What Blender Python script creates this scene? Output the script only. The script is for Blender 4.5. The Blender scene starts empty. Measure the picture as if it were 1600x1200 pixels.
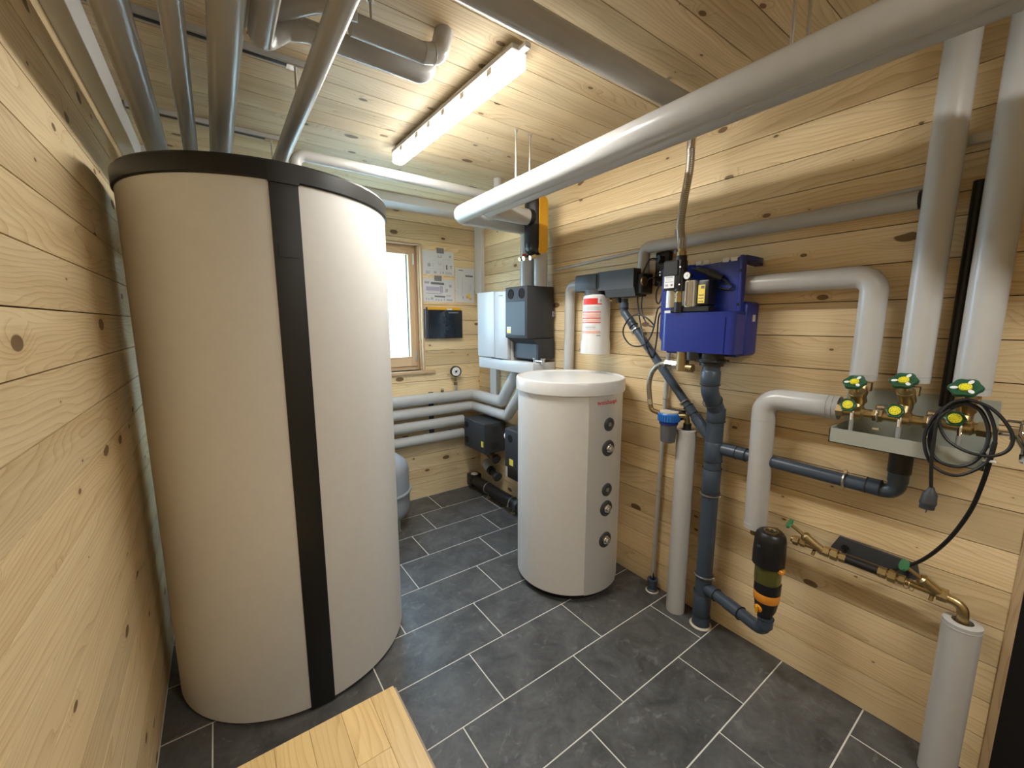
import bpy, bmesh, math, random
from mathutils import Vector, Matrix
random.seed(7)
PI = math.pi
S = bpy.context.scene
COL = S.collection

# ------------------------------------------------------------------ camera, world, light, exposure
cd = bpy.data.cameras.new('camera'); cam = bpy.data.objects.new('camera', cd); COL.objects.link(cam)
cd.sensor_fit = 'HORIZONTAL'; cd.sensor_width = 36.0; cd.lens = 635.75 / 1600 * 36.0
cd.clip_start = 0.02; cd.clip_end = 500
cam.location = (0, 0, 1.571)
cam.rotation_mode = 'XYZ'
cam.rotation_euler = (math.radians(90 - 8.436), math.radians(0.0), math.radians(-35.833))
S.camera = cam
S.view_settings.view_transform = 'Standard'; S.view_settings.look = 'None'
S.view_settings.gamma = 1.0; S.view_settings.use_curve_mapping = False
S.view_settings.exposure = 2.1
S.cycles.diffuse_bounces = 10; S.cycles.max_bounces = 16

LED_STRENGTH = 30.0
SKY_COLOR = (0.44, 0.71, 1.0); SKY_STRENGTH = 4.2
W = bpy.data.worlds.new('sky'); S.world = W; W.use_nodes = True
bg = W.node_tree.nodes['Background']; bg.inputs[0].default_value = (*SKY_COLOR, 1); bg.inputs[1].default_value = SKY_STRENGTH

# ------------------------------------------------------------------ room numbers
XL, XR, YB, YF, HC = -0.305, 2.025, 3.342, -2.6, 2.54
WT = 0.12

# ------------------------------------------------------------------ materials
MATS = {}
def new_mat(name):
    m = bpy.data.materials.new(name); m.use_nodes = True
    nt = m.node_tree; b = nt.nodes['Principled BSDF']
    return m, nt, b, nt.nodes, nt.links
def plain(name, col, rough=0.5, metal=0.0, bump=0.0, bscale=60.0, var=0.04, spec=0.5, coat=0.0):
    m, nt, b, N, L = new_mat(name)
    tc = N.new('ShaderNodeTexCoord'); no = N.new('ShaderNodeTexNoise'); no.inputs['Scale'].default_value = bscale; no.inputs['Detail'].default_value = 4
    L.new(tc.outputs['Object'], no.inputs['Vector'])
    mx = N.new('ShaderNodeMix'); mx.data_type = 'RGBA'
    mx.inputs[6].default_value = (*[c * (1 - var) for c in col], 1); mx.inputs[7].default_value = (*[min(1, c * (1 + var)) for c in col], 1)
    L.new(no.outputs['Fac'], mx.inputs[0]); L.new(mx.outputs[2], b.inputs['Base Color'])
    b.inputs['Roughness'].default_value = rough; b.inputs['Metallic'].default_value = metal
    b.inputs['Specular IOR Level'].default_value = spec; b.inputs['Coat Weight'].default_value = coat
    if bump:
        bp = N.new('ShaderNodeBump'); bp.inputs['Strength'].default_value = bump; bp.inputs['Distance'].default_value = 0.002
        L.new(no.outputs['Fac'], bp.inputs['Height']); L.new(bp.outputs['Normal'], b.inputs['Normal'])
    MATS[name] = m; return m

def wood(name, light, dark, knotcol, axis=0, rough=0.55, knots=1.0, sat=1.0):
    """softwood boards; grain runs along local axis `axis`; each object has its own offset"""
    m, nt, b, N, L = new_mat(name)
    def math_(op, a=None, c=None, clamp=False):
        n = N.new('ShaderNodeMath'); n.operation = op; n.use_clamp = clamp
        for i, v in enumerate((a, c)):
            if v is None: continue
            if isinstance(v, (int, float)): n.inputs[i].default_value = v
            else: L.new(v, n.inputs[i])
        return n.outputs[0]
    tc = N.new('ShaderNodeTexCoord'); oi = N.new('ShaderNodeObjectInfo')
    off = N.new('ShaderNodeVectorMath'); off.operation = 'SCALE'; off.inputs[0].default_value = (31.7, 17.3, 23.9)
    L.new(oi.outputs['Random'], off.inputs['Scale'])
    add = N.new('ShaderNodeVectorMath'); add.operation = 'ADD'
    L.new(tc.outputs['Object'], add.inputs[0]); L.new(off.outputs[0], add.inputs[1])
    P = add.outputs[0]
    def mapped(sl, sc):
        mp = N.new('ShaderNodeMapping'); s = [sc] * 3; s[axis] = sl; mp.inputs['Scale'].default_value = s
        L.new(P, mp.inputs['Vector']); return mp.outputs[0]
    # knots: cells stretched a little along the grain
    vk = N.new('ShaderNodeTexVoronoi'); vk.voronoi_dimensions = '2D'; vk.feature = 'F1'; vk.inputs['Scale'].default_value = 1.0; vk.inputs['Randomness'].default_value = 1.0
    L.new(mapped(4.2, 8.0), vk.inputs['Vector'])
    d = vk.outputs['Distance']
    sep = N.new('ShaderNodeSeparateColor'); L.new(vk.outputs['Color'], sep.inputs[0])
    size = math_('MULTIPLY', math_('POWER', sep.outputs[0], 2.6), 0.17 * knots)     # a few big, most tiny
    gate = math_('GREATER_THAN', sep.outputs[1], 0.50)
    size = math_('MULTIPLY', size, gate)
    inside = math_('SUBTRACT', 1.0, math_('DIVIDE', d, math_('ADD', size, 0.0004)), True)
    kmask = math_('MULTIPLY', math_('MULTIPLY', inside, 6.0, True), gate)
    halo = math_('MULTIPLY', math_('SUBTRACT', 1.0, math_('DIVIDE', d, math_('ADD', math_('MULTIPLY', size, 3.2), 0.002)), True), gate)
    # growth-ring lines
    warp = N.new('ShaderNodeTexNoise'); warp.inputs['Scale'].default_value = 1.0; warp.inputs['Detail'].default_value = 2
    L.new(mapped(0.9, 5.0), warp.inputs['Vector'])
    w2 = N.new('ShaderNodeTexNoise'); w2.inputs['Scale'].default_value = 1.0; w2.inputs['Detail'].default_value = 3
    L.new(mapped(2.2, 9.0), w2.inputs['Vector'])
    sx = N.new('ShaderNodeSeparateXYZ'); L.new(P, sx.inputs[0])
    others = [i for i in range(3) if i != axis]
    rr = math_('ADD', math_('MULTIPLY', sx.outputs[others[0]], 62.0), math_('MULTIPLY', sx.outputs[others[1]], 62.0))
    ph = math_('ADD', math_('ADD', rr, math_('MULTIPLY', warp.outputs['Fac'], 17.0)), math_('ADD', math_('MULTIPLY', halo, 3.5), math_('MULTIPLY', w2.outputs['Fac'], 2.2)))
    saw = math_('FRACT', ph)
    ring = math_('POWER', saw, 4.0)
    fine = N.new('ShaderNodeTexNoise'); fine.inputs['Scale'].default_value = 1.0; fine.inputs['Detail'].default_value = 5; fine.inputs['Roughness'].default_value = 0.6
    L.new(mapped(2.5, 120.0), fine.inputs['Vector'])
    tone = N.new('ShaderNodeTexNoise'); tone.inputs['Scale'].default_value = 1.0; tone.inputs['Detail'].default_value = 2
    L.new(mapped(0.7, 7.0), tone.inputs['Vector'])
    mixc = N.new('ShaderNodeMix'); mixc.data_type = 'RGBA'
    mixc.inputs[6].default_value = (*light, 1); mixc.inputs[7].default_value = (*dark, 1)
    f = math_('ADD', math_('MULTIPLY', ring, 0.50), math_('MULTIPLY', math_('SUBTRACT', fine.outputs['Fac'], 0.36), 0.95))
    f = math_('ADD', f, math_('MULTIPLY', math_('SUBTRACT', tone.outputs['Fac'], 0.5), 1.5))
    f = math_('ADD', f, math_('MULTIPLY', halo, 0.30), True)
    L.new(f, mixc.inputs[0])
    kn = N.new('ShaderNodeMix'); kn.data_type = 'RGBA'; kn.inputs[7].default_value = (*knotcol, 1)
    L.new(mixc.outputs[2], kn.inputs[6]); L.new(math_('MULTIPLY', kmask, 0.9), kn.inputs[0])
    hsv = N.new('ShaderNodeHueSaturation'); hsv.inputs['Saturation'].default_value = sat
    L.new(math_('ADD', math_('MULTIPLY', oi.outputs['Random'], 0.26), 0.84), hsv.inputs['Value'])
    L.new(kn.outputs[2], hsv.inputs['Color'])
    L.new(hsv.outputs[0], b.inputs['Base Color'])
    b.inputs['Roughness'].default_value = rough; b.inputs['Specular IOR Level'].default_value = 0.35
    bp = N.new('ShaderNodeBump'); bp.inputs['Strength'].default_value = 0.12; bp.inputs['Distance'].default_value = 0.001
    L.new(f, bp.inputs['Height']); L.new(bp.outputs['Normal'], b.inputs['Normal'])
    MATS[name] = m; return m

WOOD = wood('spruce', (0.84, 0.67, 0.405), (0.53, 0.35, 0.15), (0.15, 0.08, 0.035))
WOODC = wood('spruce_ceiling', (0.77, 0.625, 0.405), (0.46, 0.315, 0.155), (0.15, 0.08, 0.035))
WOODF = wood('window_wood', (0.70, 0.50, 0.31), (0.52, 0.34, 0.18), (0.3, 0.17, 0.09), axis=2, knots=0.2, rough=0.4)
WOODFX = wood('window_wood_flat', (0.70, 0.50, 0.31), (0.52, 0.34, 0.18), (0.3, 0.17, 0.09), axis=0, knots=0.2, rough=0.4)
WOODP = wood('crate_board', (0.84, 0.62, 0.29), (0.60, 0.38, 0.14), (0.16, 0.07, 0.03), axis=1, knots=0.45, rough=0.35)
WOODE = wood('board_edge', (0.46, 0.37, 0.27), (0.30, 0.23, 0.16), (0.2, 0.1, 0.05), axis=1, knots=0.2)
WOODZ = wood('trim_wood', (0.50, 0.37, 0.22), (0.32, 0.21, 0.11), (0.12, 0.06, 0.03), axis=2, knots=0.6)
JOINT = plain('joint_shadow_gap', (0.10, 0.065, 0.035), 0.9)

def tile_mat():
    m, nt, b, N, L = new_mat('slate_tile')
    tc = N.new('ShaderNodeTexCoord'); oi = N.new('ShaderNodeObjectInfo')
    off = N.new('ShaderNodeVectorMath'); off.operation = 'SCALE'; off.inputs[0].default_value = (13.1, 27.7, 5.3); L.new(oi.outputs['Random'], off.inputs['Scale'])
    add = N.new('ShaderNodeVectorMath'); L.new(tc.outputs['Object'], add.inputs[0]); L.new(off.outputs[0], add.inputs[1])
    n1 = N.new('ShaderNodeTexNoise'); n1.inputs['Scale'].default_value = 7; n1.inputs['Detail'].default_value = 8; n1.inputs['Roughness'].default_value = 0.68; n1.inputs['Distortion'].default_value = 0.6
    n2 = N.new('ShaderNodeTexNoise'); n2.inputs['Scale'].default_value = 45; n2.inputs['Detail'].default_value = 4
    n3 = N.new('ShaderNodeTexNoise'); n3.inputs['Scale'].default_value = 16; n3.inputs['Detail'].default_value = 6; n3.inputs['Distortion'].default_value = 1.5
    for n in (n1, n2, n3): L.new(add.outputs[0], n.inputs['Vector'])
    r1 = N.new('ShaderNodeValToRGB'); r1.color_ramp.elements[0].position = 0.33; r1.color_ramp.elements[1].position = 0.72
    r1.color_ramp.elements[0].color = (0.046, 0.048, 0.048, 1); r1.color_ramp.elements[1].color = (0.125, 0.128, 0.126, 1)
    L.new(n1.outputs['Fac'], r1.inputs[0])
    r3 = N.new('ShaderNodeValToRGB'); r3.color_ramp.elements[0].position = 0.60; r3.color_ramp.elements[1].position = 0.80
    L.new(n3.outputs['Fac'], r3.inputs[0])
    mx = N.new('ShaderNodeMix'); mx.data_type = 'RGBA'; mx.inputs[7].default_value = (0.25, 0.25, 0.245, 1)
    L.new(r1.outputs[0], mx.inputs[6])
    ml = N.new('ShaderNodeMath'); ml.operation = 'MULTIPLY'; ml.inputs[1].default_value = 0.55; L.new(r3.outputs[0], ml.inputs[0]); L.new(ml.outputs[0], mx.inputs[0])
    mg = N.new('ShaderNodeMix'); mg.data_type = 'RGBA'; mg.blend_type = 'OVERLAY'; mg.inputs[0].default_value = 0.35
    L.new(mx.outputs[2], mg.inputs[6]); L.new(n2.outputs['Color'], mg.inputs[7])
    hs = N.new('ShaderNodeHueSaturation'); hs.inputs['Saturation'].default_value = 0.25; L.new(mg.outputs[2], hs.inputs['Color'])
    L.new(hs.outputs[0], b.inputs['Base Color'])
    b.inputs['Roughness'].default_value = 0.42; b.inputs['Specular IOR Level'].default_value = 0.45
    bp = N.new('ShaderNodeBump'); bp.inputs['Strength'].default_value = 0.25; bp.inputs['Distance'].default_value = 0.0015
    L.new(n1.outputs['Fac'], bp.inputs['Height']); L.new(bp.outputs['Normal'], b.inputs['Normal'])
    return m
TILE = tile_mat()
GROUT = plain('grout', (0.66, 0.65, 0.60), 0.9, bump=0.2, bscale=200)

PVC = plain('light_grey_pipe_jacket', (0.50, 0.50, 0.488), 0.27, bump=0.03, bscale=25)
PVCG = plain('grey_and_shaded_jacket', (0.42, 0.415, 0.40), 0.27, bump=0.02, bscale=25)  # darker jacket copy: shade painted into ceiling pipes; plain grey for other fittings
FOAM = plain('insulation_foam', (0.30, 0.31, 0.31), 0.9, bump=0.4, bscale=150)
WHITE = plain('white_foil', (0.74, 0.735, 0.71), 0.45, bump=0.04, bscale=30)
WHITEP = plain('white_lacquer', (0.68, 0.68, 0.67), 0.28)
TRUNK = plain('white_trunking', (0.72, 0.72, 0.71), 0.4)
BLACKW = plain('black_strip_plastic', (0.012, 0.012, 0.011), 0.42, bump=0.1, bscale=120)
BLACK = plain('black_plastic', (0.010, 0.010, 0.011), 0.38)
EPP = plain('black_foam_shell', (0.034, 0.036, 0.041), 0.62, bump=0.35, bscale=180, var=0.2)
EPPS = plain('anthracite_shell', (0.048, 0.052, 0.058), 0.5, bump=0.15, bscale=140)
RUBBER = plain('black_cable', (0.010, 0.010, 0.010), 0.45)
SILVER = plain('silver_panel', (0.66, 0.66, 0.65), 0.36, metal=0.35, var=0.03)
STEEL = plain('galvanised_steel', (0.62, 0.62, 0.60), 0.3, metal=1.0)
CHROME = plain('chrome', (0.78, 0.77, 0.75), 0.12, metal=1.0)
BRASS = plain('brass', (0.50, 0.38, 0.19), 0.33, metal=1.0, var=0.12, bscale=40)
BRASSD = plain('dull_brass', (0.33, 0.245, 0.12), 0.38, metal=0.9, var=0.2, bscale=30)
HT = plain('dark_grey_drain_pipe', (0.052, 0.074, 0.108), 0.36)
HTRING = plain('drain_pipe_seal', (0.025, 0.030, 0.036), 0.6)
BLUE = plain('blue_plastic', (0.012, 0.027, 0.225), 0.3, bump=0.05, bscale=60)
BLUEL = plain('bright_blue_plastic', (0.02, 0.16, 0.55), 0.35)
GREEN = plain('green_handwheel', (0.018, 0.085, 0.042), 0.4)
GREENL = plain('green_lever', (0.03, 0.20, 0.08), 0.4)
YEL = plain('yellow_plastic', (0.80, 0.42, 0.02), 0.35)
YELD = plain('yellow_disc', (0.80, 0.72, 0.02), 0.4)
YELL = plain('yellow_label', (0.85, 0.66, 0.10), 0.5)
ORANGE = plain('orange_plastic', (0.85, 0.33, 0.03), 0.35)
AMBER = plain('olive_filter_glass', (0.10, 0.10, 0.012), 0.1, coat=0.6)
PAPER = plain('paper', (0.70, 0.71, 0.73), 0.7)
INK = plain('print_ink', (0.16, 0.17, 0.19), 0.7)
INKL = plain('pale_print', (0.42, 0.43, 0.46), 0.7)
INKP = plain('lilac_print', (0.45, 0.42, 0.55), 0.7)
RED = plain('red_print', (0.62, 0.03, 0.02), 0.45)
PINK = plain('pale_red_print', (0.72, 0.42, 0.33), 0.5)
UNITW = plain('unit_white_lacquer', (0.56, 0.565, 0.57), 0.32)
TAPE = plain('grey_tape', (0.22, 0.22, 0.23), 0.5)
LABEL = plain('white_label', (0.80, 0.80, 0.78), 0.45)
NAVY = plain('navy_gloss', (0.008, 0.016, 0.032), 0.16, coat=0.3)
GREYT = plain('grey_green_tray', (0.37, 0.385, 0.33), 0.42)
GREYV = plain('vessel_grey', (0.30, 0.325, 0.36), 0.38)
CREAM = plain('cream_cap', (0.58, 0.54, 0.44), 0.5)
SMOKE = plain('smoked_bowl', (0.10, 0.105, 0.115), 0.15)
DARKDEPTH = plain('painted_dark_depth', (0.006, 0.005, 0.005), 0.9)  # near-black colour standing in for unlit depth in doorway and shell holes
CLEAR = plain('clear_tube', (0.30, 0.31, 0.30), 0.2)
PURPLE = plain('drain_seal_bronze', (0.20, 0.12, 0.07), 0.5)

def emit_mat(name, col, st):
    m, nt, b, N, L = new_mat(name)
    b.inputs['Base Color'].default_value = (0.9, 0.9, 0.9, 1)
    b.inputs['Emission Color'].default_value = (*col, 1); b.inputs['Emission Strength'].default_value = st
    return m
LEDM = emit_mat('led_diffuser', (1.0, 0.975, 0.92), LED_STRENGTH)
LEDS = emit_mat('led_diffuser_side', (1.0, 0.975, 0.92), 0.4)
def glass_mat():
    m, nt, b, N, L = new_mat('window_glass')
    out = N['Material Output']; N.remove(b)
    tr = N.new('ShaderNodeBsdfTransparent'); tr.inputs[0].default_value = (0.93, 0.96, 0.96, 1)
    gl = N.new('ShaderNodeBsdfGlossy'); gl.inputs['Roughness'].default_value = 0.02
    mx = N.new('ShaderNodeMixShader'); mx.inputs[0].default_value = 0.07
    L.new(tr.outputs[0], mx.inputs[1]); L.new(gl.outputs[0], mx.inputs[2]); L.new(mx.outputs[0], out.inputs[0])
    return m
GLASS = glass_mat()
def hose_mat():
    m, nt, b, N, L = new_mat('braided_steel')
    tc = N.new('ShaderNodeTexCoord'); wv = N.new('ShaderNodeTexWave'); wv.inputs['Scale'].default_value = 90; wv.bands_direction = 'DIAGONAL'
    L.new(tc.outputs['Object'], wv.inputs['Vector'])
    r = N.new('ShaderNodeValToRGB'); r.color_ramp.elements[0].color = (0.22, 0.2, 0.17, 1); r.color_ramp.elements[1].color = (0.62, 0.58, 0.5, 1)
    L.new(wv.outputs['Fac'], r.inputs[0]); L.new(r.outputs[0], b.inputs['Base Color'])
    b.inputs['Metallic'].default_value = 0.9; b.inputs['Roughness'].default_value = 0.35
    bp = N.new('ShaderNodeBump'); bp.inputs['Strength'].default_value = 0.4; bp.inputs['Distance'].default_value = 0.001
    L.new(wv.outputs['Fac'], bp.inputs['Height']); L.new(bp.outputs['Normal'], b.inputs['Normal'])
    return m
HOSE = hose_mat()
def snow_mat():
    m, nt, b, N, L = new_mat('snowy_meadow')
    tc = N.new('ShaderNodeTexCoord'); n = N.new('ShaderNodeTexNoise'); n.inputs['Scale'].default_value = 0.9; n.inputs['Detail'].default_value = 8
    L.new(tc.outputs['Object'], n.inputs['Vector'])
    r = N.new('ShaderNodeValToRGB'); r.color_ramp.elements[0].position = 0.40; r.color_ramp.elements[1].position = 0.50
    r.color_ramp.elements[0].color = (0.16, 0.12, 0.03, 1); r.color_ramp.elements[1].color = (0.80, 0.74, 0.64, 1)
    L.new(n.outputs['Fac'], r.inputs[0]); L.new(r.outputs[0], b.inputs['Base Color']); b.inputs['Roughness'].default_value = 0.9
    return m
SNOW = snow_mat()

# ------------------------------------------------------------------ mesh helpers
WLOC = {}
def V(*a): return Vector(a)
class MB:
    def __init__(s): s.bm = bmesh.new()
    def box(s, a, b, bev=0.0, seg=1, rot=None, piv=None):
        t = bmesh.new(); bmesh.ops.create_cube(t, size=1)
        c = [(a[i] + b[i]) / 2 for i in range(3)]; d = [abs(b[i] - a[i]) for i in range(3)]
        for v in t.verts: v.co = Vector([c[i] + v.co[i] * d[i] for i in range(3)])
        if bev: bmesh.ops.bevel(t, geom=t.edges[:], offset=min(bev, min(d) * 0.45), segments=seg, profile=0.5, affect='EDGES')
        if rot is not None:
            p = Vector(piv if piv else c)
            for v in t.verts: v.co = p + rot @ (v.co - p)
        s._join(t); return s
    def _join(s, t):
        me = bpy.data.meshes.new('t'); t.to_mesh(me); t.free(); s.bm.from_mesh(me); bpy.data.meshes.remove(me)
    def lathe(s, prof, base, axis=(0, 0, 1), seg=24, cap=True, a0=0.0, a1=2 * PI):
        """profile: list of (r, h) along axis from base"""
        ax = Vector(axis).normalized(); base = Vector(base)
        ref = Vector((0, 0, 1)) if abs(ax.z) < 0.9 else Vector((1, 0, 0))
        u = ref.cross(ax).normalized(); w = ax.cross(u)
        if abs(ax.z) > 0.9: u, w = Vector((1, 0, 0)), Vector((0, 1, 0)) * (1 if ax.z > 0 else -1)
        full = abs(a1 - a0 - 2 * PI) < 1e-6; n = seg if full else seg + 1
        rings = []
        for r, h in prof:
            if r <= 1e-7: rings.append([s.bm.verts.new(base + ax * h)]); continue
            rings.append([s.bm.verts.new(base + ax * h + (u * math.cos(a0 + (a1 - a0) * k / seg) + w * math.sin(a0 + (a1 - a0) * k / seg)) * r) for k in range(n)])
        for A, B in zip(rings, rings[1:]):
            m = seg
            for k in range(m):
                k2 = (k + 1) % n
                if len(A) == 1 and len(B) == 1: continue
                if len(A) == 1: f = (A[0], B[k2], B[k])
                elif len(B) == 1: f = (A[k], A[k2], B[0])
                else: f = (A[k], A[k2], B[k2], B[k])
                s.bm.faces.new(f)
        if cap and full:
            for R_, flip in ((rings[0], True), (rings[-1], False)):
                if len(R_) > 2: s.bm.faces.new(R_[::-1] if flip else R_)
        return s
    def cyl(s, p, q, r, seg=20, r2=None):
        p, q = Vector(p), Vector(q); return s.lathe([(r, 0), (r if r2 is None else r2, (q - p).length)], p, q - p, seg)
    def hexn(s, p, q, r): return s.cyl(p, q, r, 6)
    def tube(s, pts, r, bend=0.0, seg=16, bs=6, cap=True, closed=False):
        P = [Vector(p) for p in pts]
        path = []
        if bend > 0:
            path.append(P[0])
            for i in range(1, len(P) - 1):
                a, b, c = P[i - 1], P[i], P[i + 1]
                d1 = (a - b).normalized(); d2 = (c - b).normalized()
                ang = math.acos(max(-1, min(1, d1.dot(d2))))
                if abs(ang - PI) < 1e-3: continue
                t = min(bend / math.tan(ang / 2), (a - b).length * 0.49 if i > 1 else (a - b).length * 0.98, (c - b).length * 0.49 if i < len(P) - 2 else (c - b).length * 0.98)
                rb = t * math.tan(ang / 2)
                bis = (d1 + d2).normalized(); cen = b + bis * (rb / math.sin(ang / 2))
                s0 = b + d1 * t - cen; s1 = b + d2 * t - cen
                tot = PI - ang
                axn = s0.cross(s1).normalized()
                for k in range(bs + 1):
                    path.append(cen + Matrix.Rotation(tot * k / bs, 3, axn) @ s0)
            path.append(P[-1])
        else: path = P
        n = len(path)
        T = []
        for i in range(n):
            if closed: t = path[(i + 1) % n] - path[i - 1]
            else: t = path[min(i + 1, n - 1)] - path[max(i - 1, 0)]
            T.append(t.normalized())
        u = T[0].orthogonal().normalized(); rings = []
        for i in range(n):
            if i:
                ax = T[i - 1].cross(T[i])
                if ax.length > 1e-8: u = Matrix.Rotation(T[i - 1].angle(T[i]), 3, ax.normalized()) @ u
            u = (u - T[i] * u.dot(T[i])).normalized(); w = T[i].cross(u)
            rr = r[i] if isinstance(r, (list, tuple)) else r
            rings.append([s.bm.verts.new(path[i] + (u * math.cos(2 * PI * k / seg) + w * math.sin(2 * PI * k / seg)) * rr) for k in range(seg)])
        for i in range(n if closed else n - 1):
            A, B = rings[i], rings[(i + 1) % n]
            for k in range(seg): s.bm.faces.new((A[k], A[(k + 1) % seg], B[(k + 1) % seg], B[k]))
        if cap and not closed: s.bm.faces.new(rings[0][::-1]); s.bm.faces.new(rings[-1])
        return s
    def torus(s, c, axis, R, r, seg=28, sg=8):
        ax = Vector(axis).normalized(); u = ax.orthogonal().normalized(); w = ax.cross(u); c = Vector(c)
        return s.tube([c + (u * math.cos(2 * PI * k / seg) + w * math.sin(2 * PI * k / seg)) * R for k in range(seg)], r, seg=sg, closed=True)
    def prism(s, poly, ext):
        """poly: list of 3D points (planar), ext: extrusion vector"""
        e = Vector(ext); A = [s.bm.verts.new(Vector(p)) for p in poly]; B = [s.bm.verts.new(Vector(p) + e) for p in poly]
        n = len(A); s.bm.faces.new(A[::-1]); s.bm.faces.new(B)
        for k in range(n): s.bm.faces.new((A[k], A[(k + 1) % n], B[(k + 1) % n], B[k]))
        return s
    def bevel(s, off, seg=2, ang=30):
        es = [e for e in s.bm.edges if len(e.link_faces) == 2 and e.calc_face_angle(0) > math.radians(ang)]
        bmesh.ops.bevel(s.bm, geom=es, offset=off, segments=seg, profile=0.5, affect='EDGES', clamp_overlap=True); return s
    def mesh(s, name, mat, off=(0, 0, 0), smooth=35):
        bmesh.ops.recalc_face_normals(s.bm, faces=s.bm.faces[:])
        for v in s.bm.verts: v.co -= Vector(off)
        me = bpy.data.meshes.new(name); s.bm.to_mesh(me); s.bm.free()
        me.materials.append(mat); me.polygons.foreach_set('use_smooth', [True] * len(me.polygons)); me.set_sharp_from_angle(angle=math.radians(smooth))
        return me
    def build(s, name, mat, parent=None, smooth=35):
        if parent is not None: off = WLOC[parent.name]
        else:
            xs = [v.co for v in s.bm.verts]
            lo = [min(c[i] for c in xs) for i in range(3)]; hi = [max(c[i] for c in xs) for i in range(3)]
            off = Vector(((lo[0] + hi[0]) / 2, (lo[1] + hi[1]) / 2, lo[2]))
        o = bpy.data.objects.new(name, s.mesh(name, mat, off, smooth)); COL.objects.link(o)
        if parent is not None: o.parent = parent
        else: o.location = off
        WLOC[o.name] = Vector(off); return o
def smooth(pts, n=6):
    P = [Vector(p) for p in pts]; out = []
    for i in range(len(P) - 1):
        a, b, c, d = P[max(i - 1, 0)], P[i], P[i + 1], P[min(i + 2, len(P) - 1)]
        for k in range(n):
            t = k / n; out.append(0.5 * ((2 * b) + (c - a) * t + (2 * a - 5 * b + 4 * c - d) * t * t + (3 * b - a - 3 * c + d) * t ** 3))
    return out + [P[-1]]
def thing(name, label, cat, loc, group=None):
    o = bpy.data.objects.new(name, None); COL.objects.link(o); o.location = loc; o.empty_display_size = 0.05
    o['label'] = label; o['category'] = cat
    if group: o['group'] = group
    WLOC[o.name] = Vector(loc); return o
def tag(o, label, cat, group=None):
    o['label'] = label; o['category'] = cat
    if group: o['group'] = group
    return o
def struct(o): o['kind'] = 'structure'; return o
def lab(o, l): o['label'] = l; return o

# ------------------------------------------------------------------ structure: boarded walls, ceiling, tiled floor
def plank_mesh(L, Hh, t, mat):
    """local X along the board, Y across its width, Z out of the wall; front arrises chamfered"""
    e = 0.0002
    bm = bmesh.new()
    def ring(dx, dy, z): return [bm.verts.new((sx * (L / 2 - dx), sy * (Hh / 2 - dy), z)) for sx, sy in ((-1, -1), (1, -1), (1, 1), (-1, 1))]
    A = ring(0, 0, -t); B = ring(0, 0, -e); Cc = ring(0, e, 0)
    for P_, Q in ((A, B), (B, Cc)):
        for k in range(4): bm.faces.new((P_[k], P_[(k + 1) % 4], Q[(k + 1) % 4], Q[k]))
    bm.faces.new(Cc); bm.faces.new(A[::-1])
    bmesh.ops.recalc_face_normals(bm, faces=bm.faces[:])
    me = bpy.data.meshes.new('plank'); bm.to_mesh(me); bm.free(); me.materials.append(mat); return me
PM = {}
def plank(parent, cx, mx, L, Hh, t, mat, gap=0.0017):
    key = (round(L, 4), round(Hh, 4), mat.name)
    if key not in PM: PM[key] = plank_mesh(L, Hh - 2 * gap, t, mat)
    o = bpy.data.objects.new('plank', PM[key]); COL.objects.link(o); o.parent = parent
    o.matrix_local = Matrix.Translation(Vector(cx) - WLOC[parent.name]) @ mx.to_4x4()
    return o
BT = 0.012   # board thickness proud of the backing
def frame(x, y, z): return Matrix((x, y, z)).transposed()
M_LEFT = frame((0, 1, 0), (0, 0, 1), (1, 0, 0))      # out of left wall: +X
M_RIGHT = frame((0, -1, 0), (0, 0, 1), (-1, 0, 0))
M_BACK = frame((1, 0, 0), (0, 0, 1), (0, -1, 0))
M_FRONT = frame((-1, 0, 0), (0, 0, 1), (0, 1, 0))
M_CEIL = frame((1, 0, 0), (0, -1, 0), (0, 0, -1))
PITCH = 2.137 / 16
grooves = [k * PITCH for k in range(20)]; grooves[-1] = HC
gr = [0.0, 0.1555, 0.292, 0.4285, 0.565, 0.7015, 0.838, 0.9745, 1.111, 1.2475, 1.384, 1.52, 1.658, 1.79, 1.924, 2.0, 2.116, 2.248, 2.382, HC]
# left wall
wl = struct(MB().box((XL - WT, YF - WT, -0.02), (XL - BT + 0.001, YB + WT, HC + 0.05)).build('wall_left', JOINT))
for a, b in zip(grooves, grooves[1:]):
    plank(wl, (XL, (YF + YB) / 2, (a + b) / 2), M_LEFT, YB - YF, b - a, BT, WOOD)
# right wall, with a doorway towards the camera's right
YD = 0.028
wr = struct(MB().box((XR + BT - 0.001, YD, -0.02), (XR + WT, YB + WT, HC + 0.05)).box((XR + BT - 0.001, YF - WT, 2.1), (XR + WT, YD, HC + 0.05)).box((XR + BT - 0.001, YF - WT, -0.02), (XR + WT, -0.9, 2.1)).build('wall_right', JOINT))
for a, b in zip(gr, gr[1:]):
    if a >= 2.0: plank(wr, (XR, (YF + YB) / 2, (a + b) / 2), M_RIGHT, YB - YF, b - a, BT, WOOD)
    else:
        plank(wr, (XR, (YD + YB) / 2, (a + b) / 2), M_RIGHT, YB - YD, b - a, BT, WOOD)
        plank(wr, (XR, (YF - 0.9) / 2, (a + b) / 2), M_RIGHT, -0.9 - YF, b - a, BT, WOOD)
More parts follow.
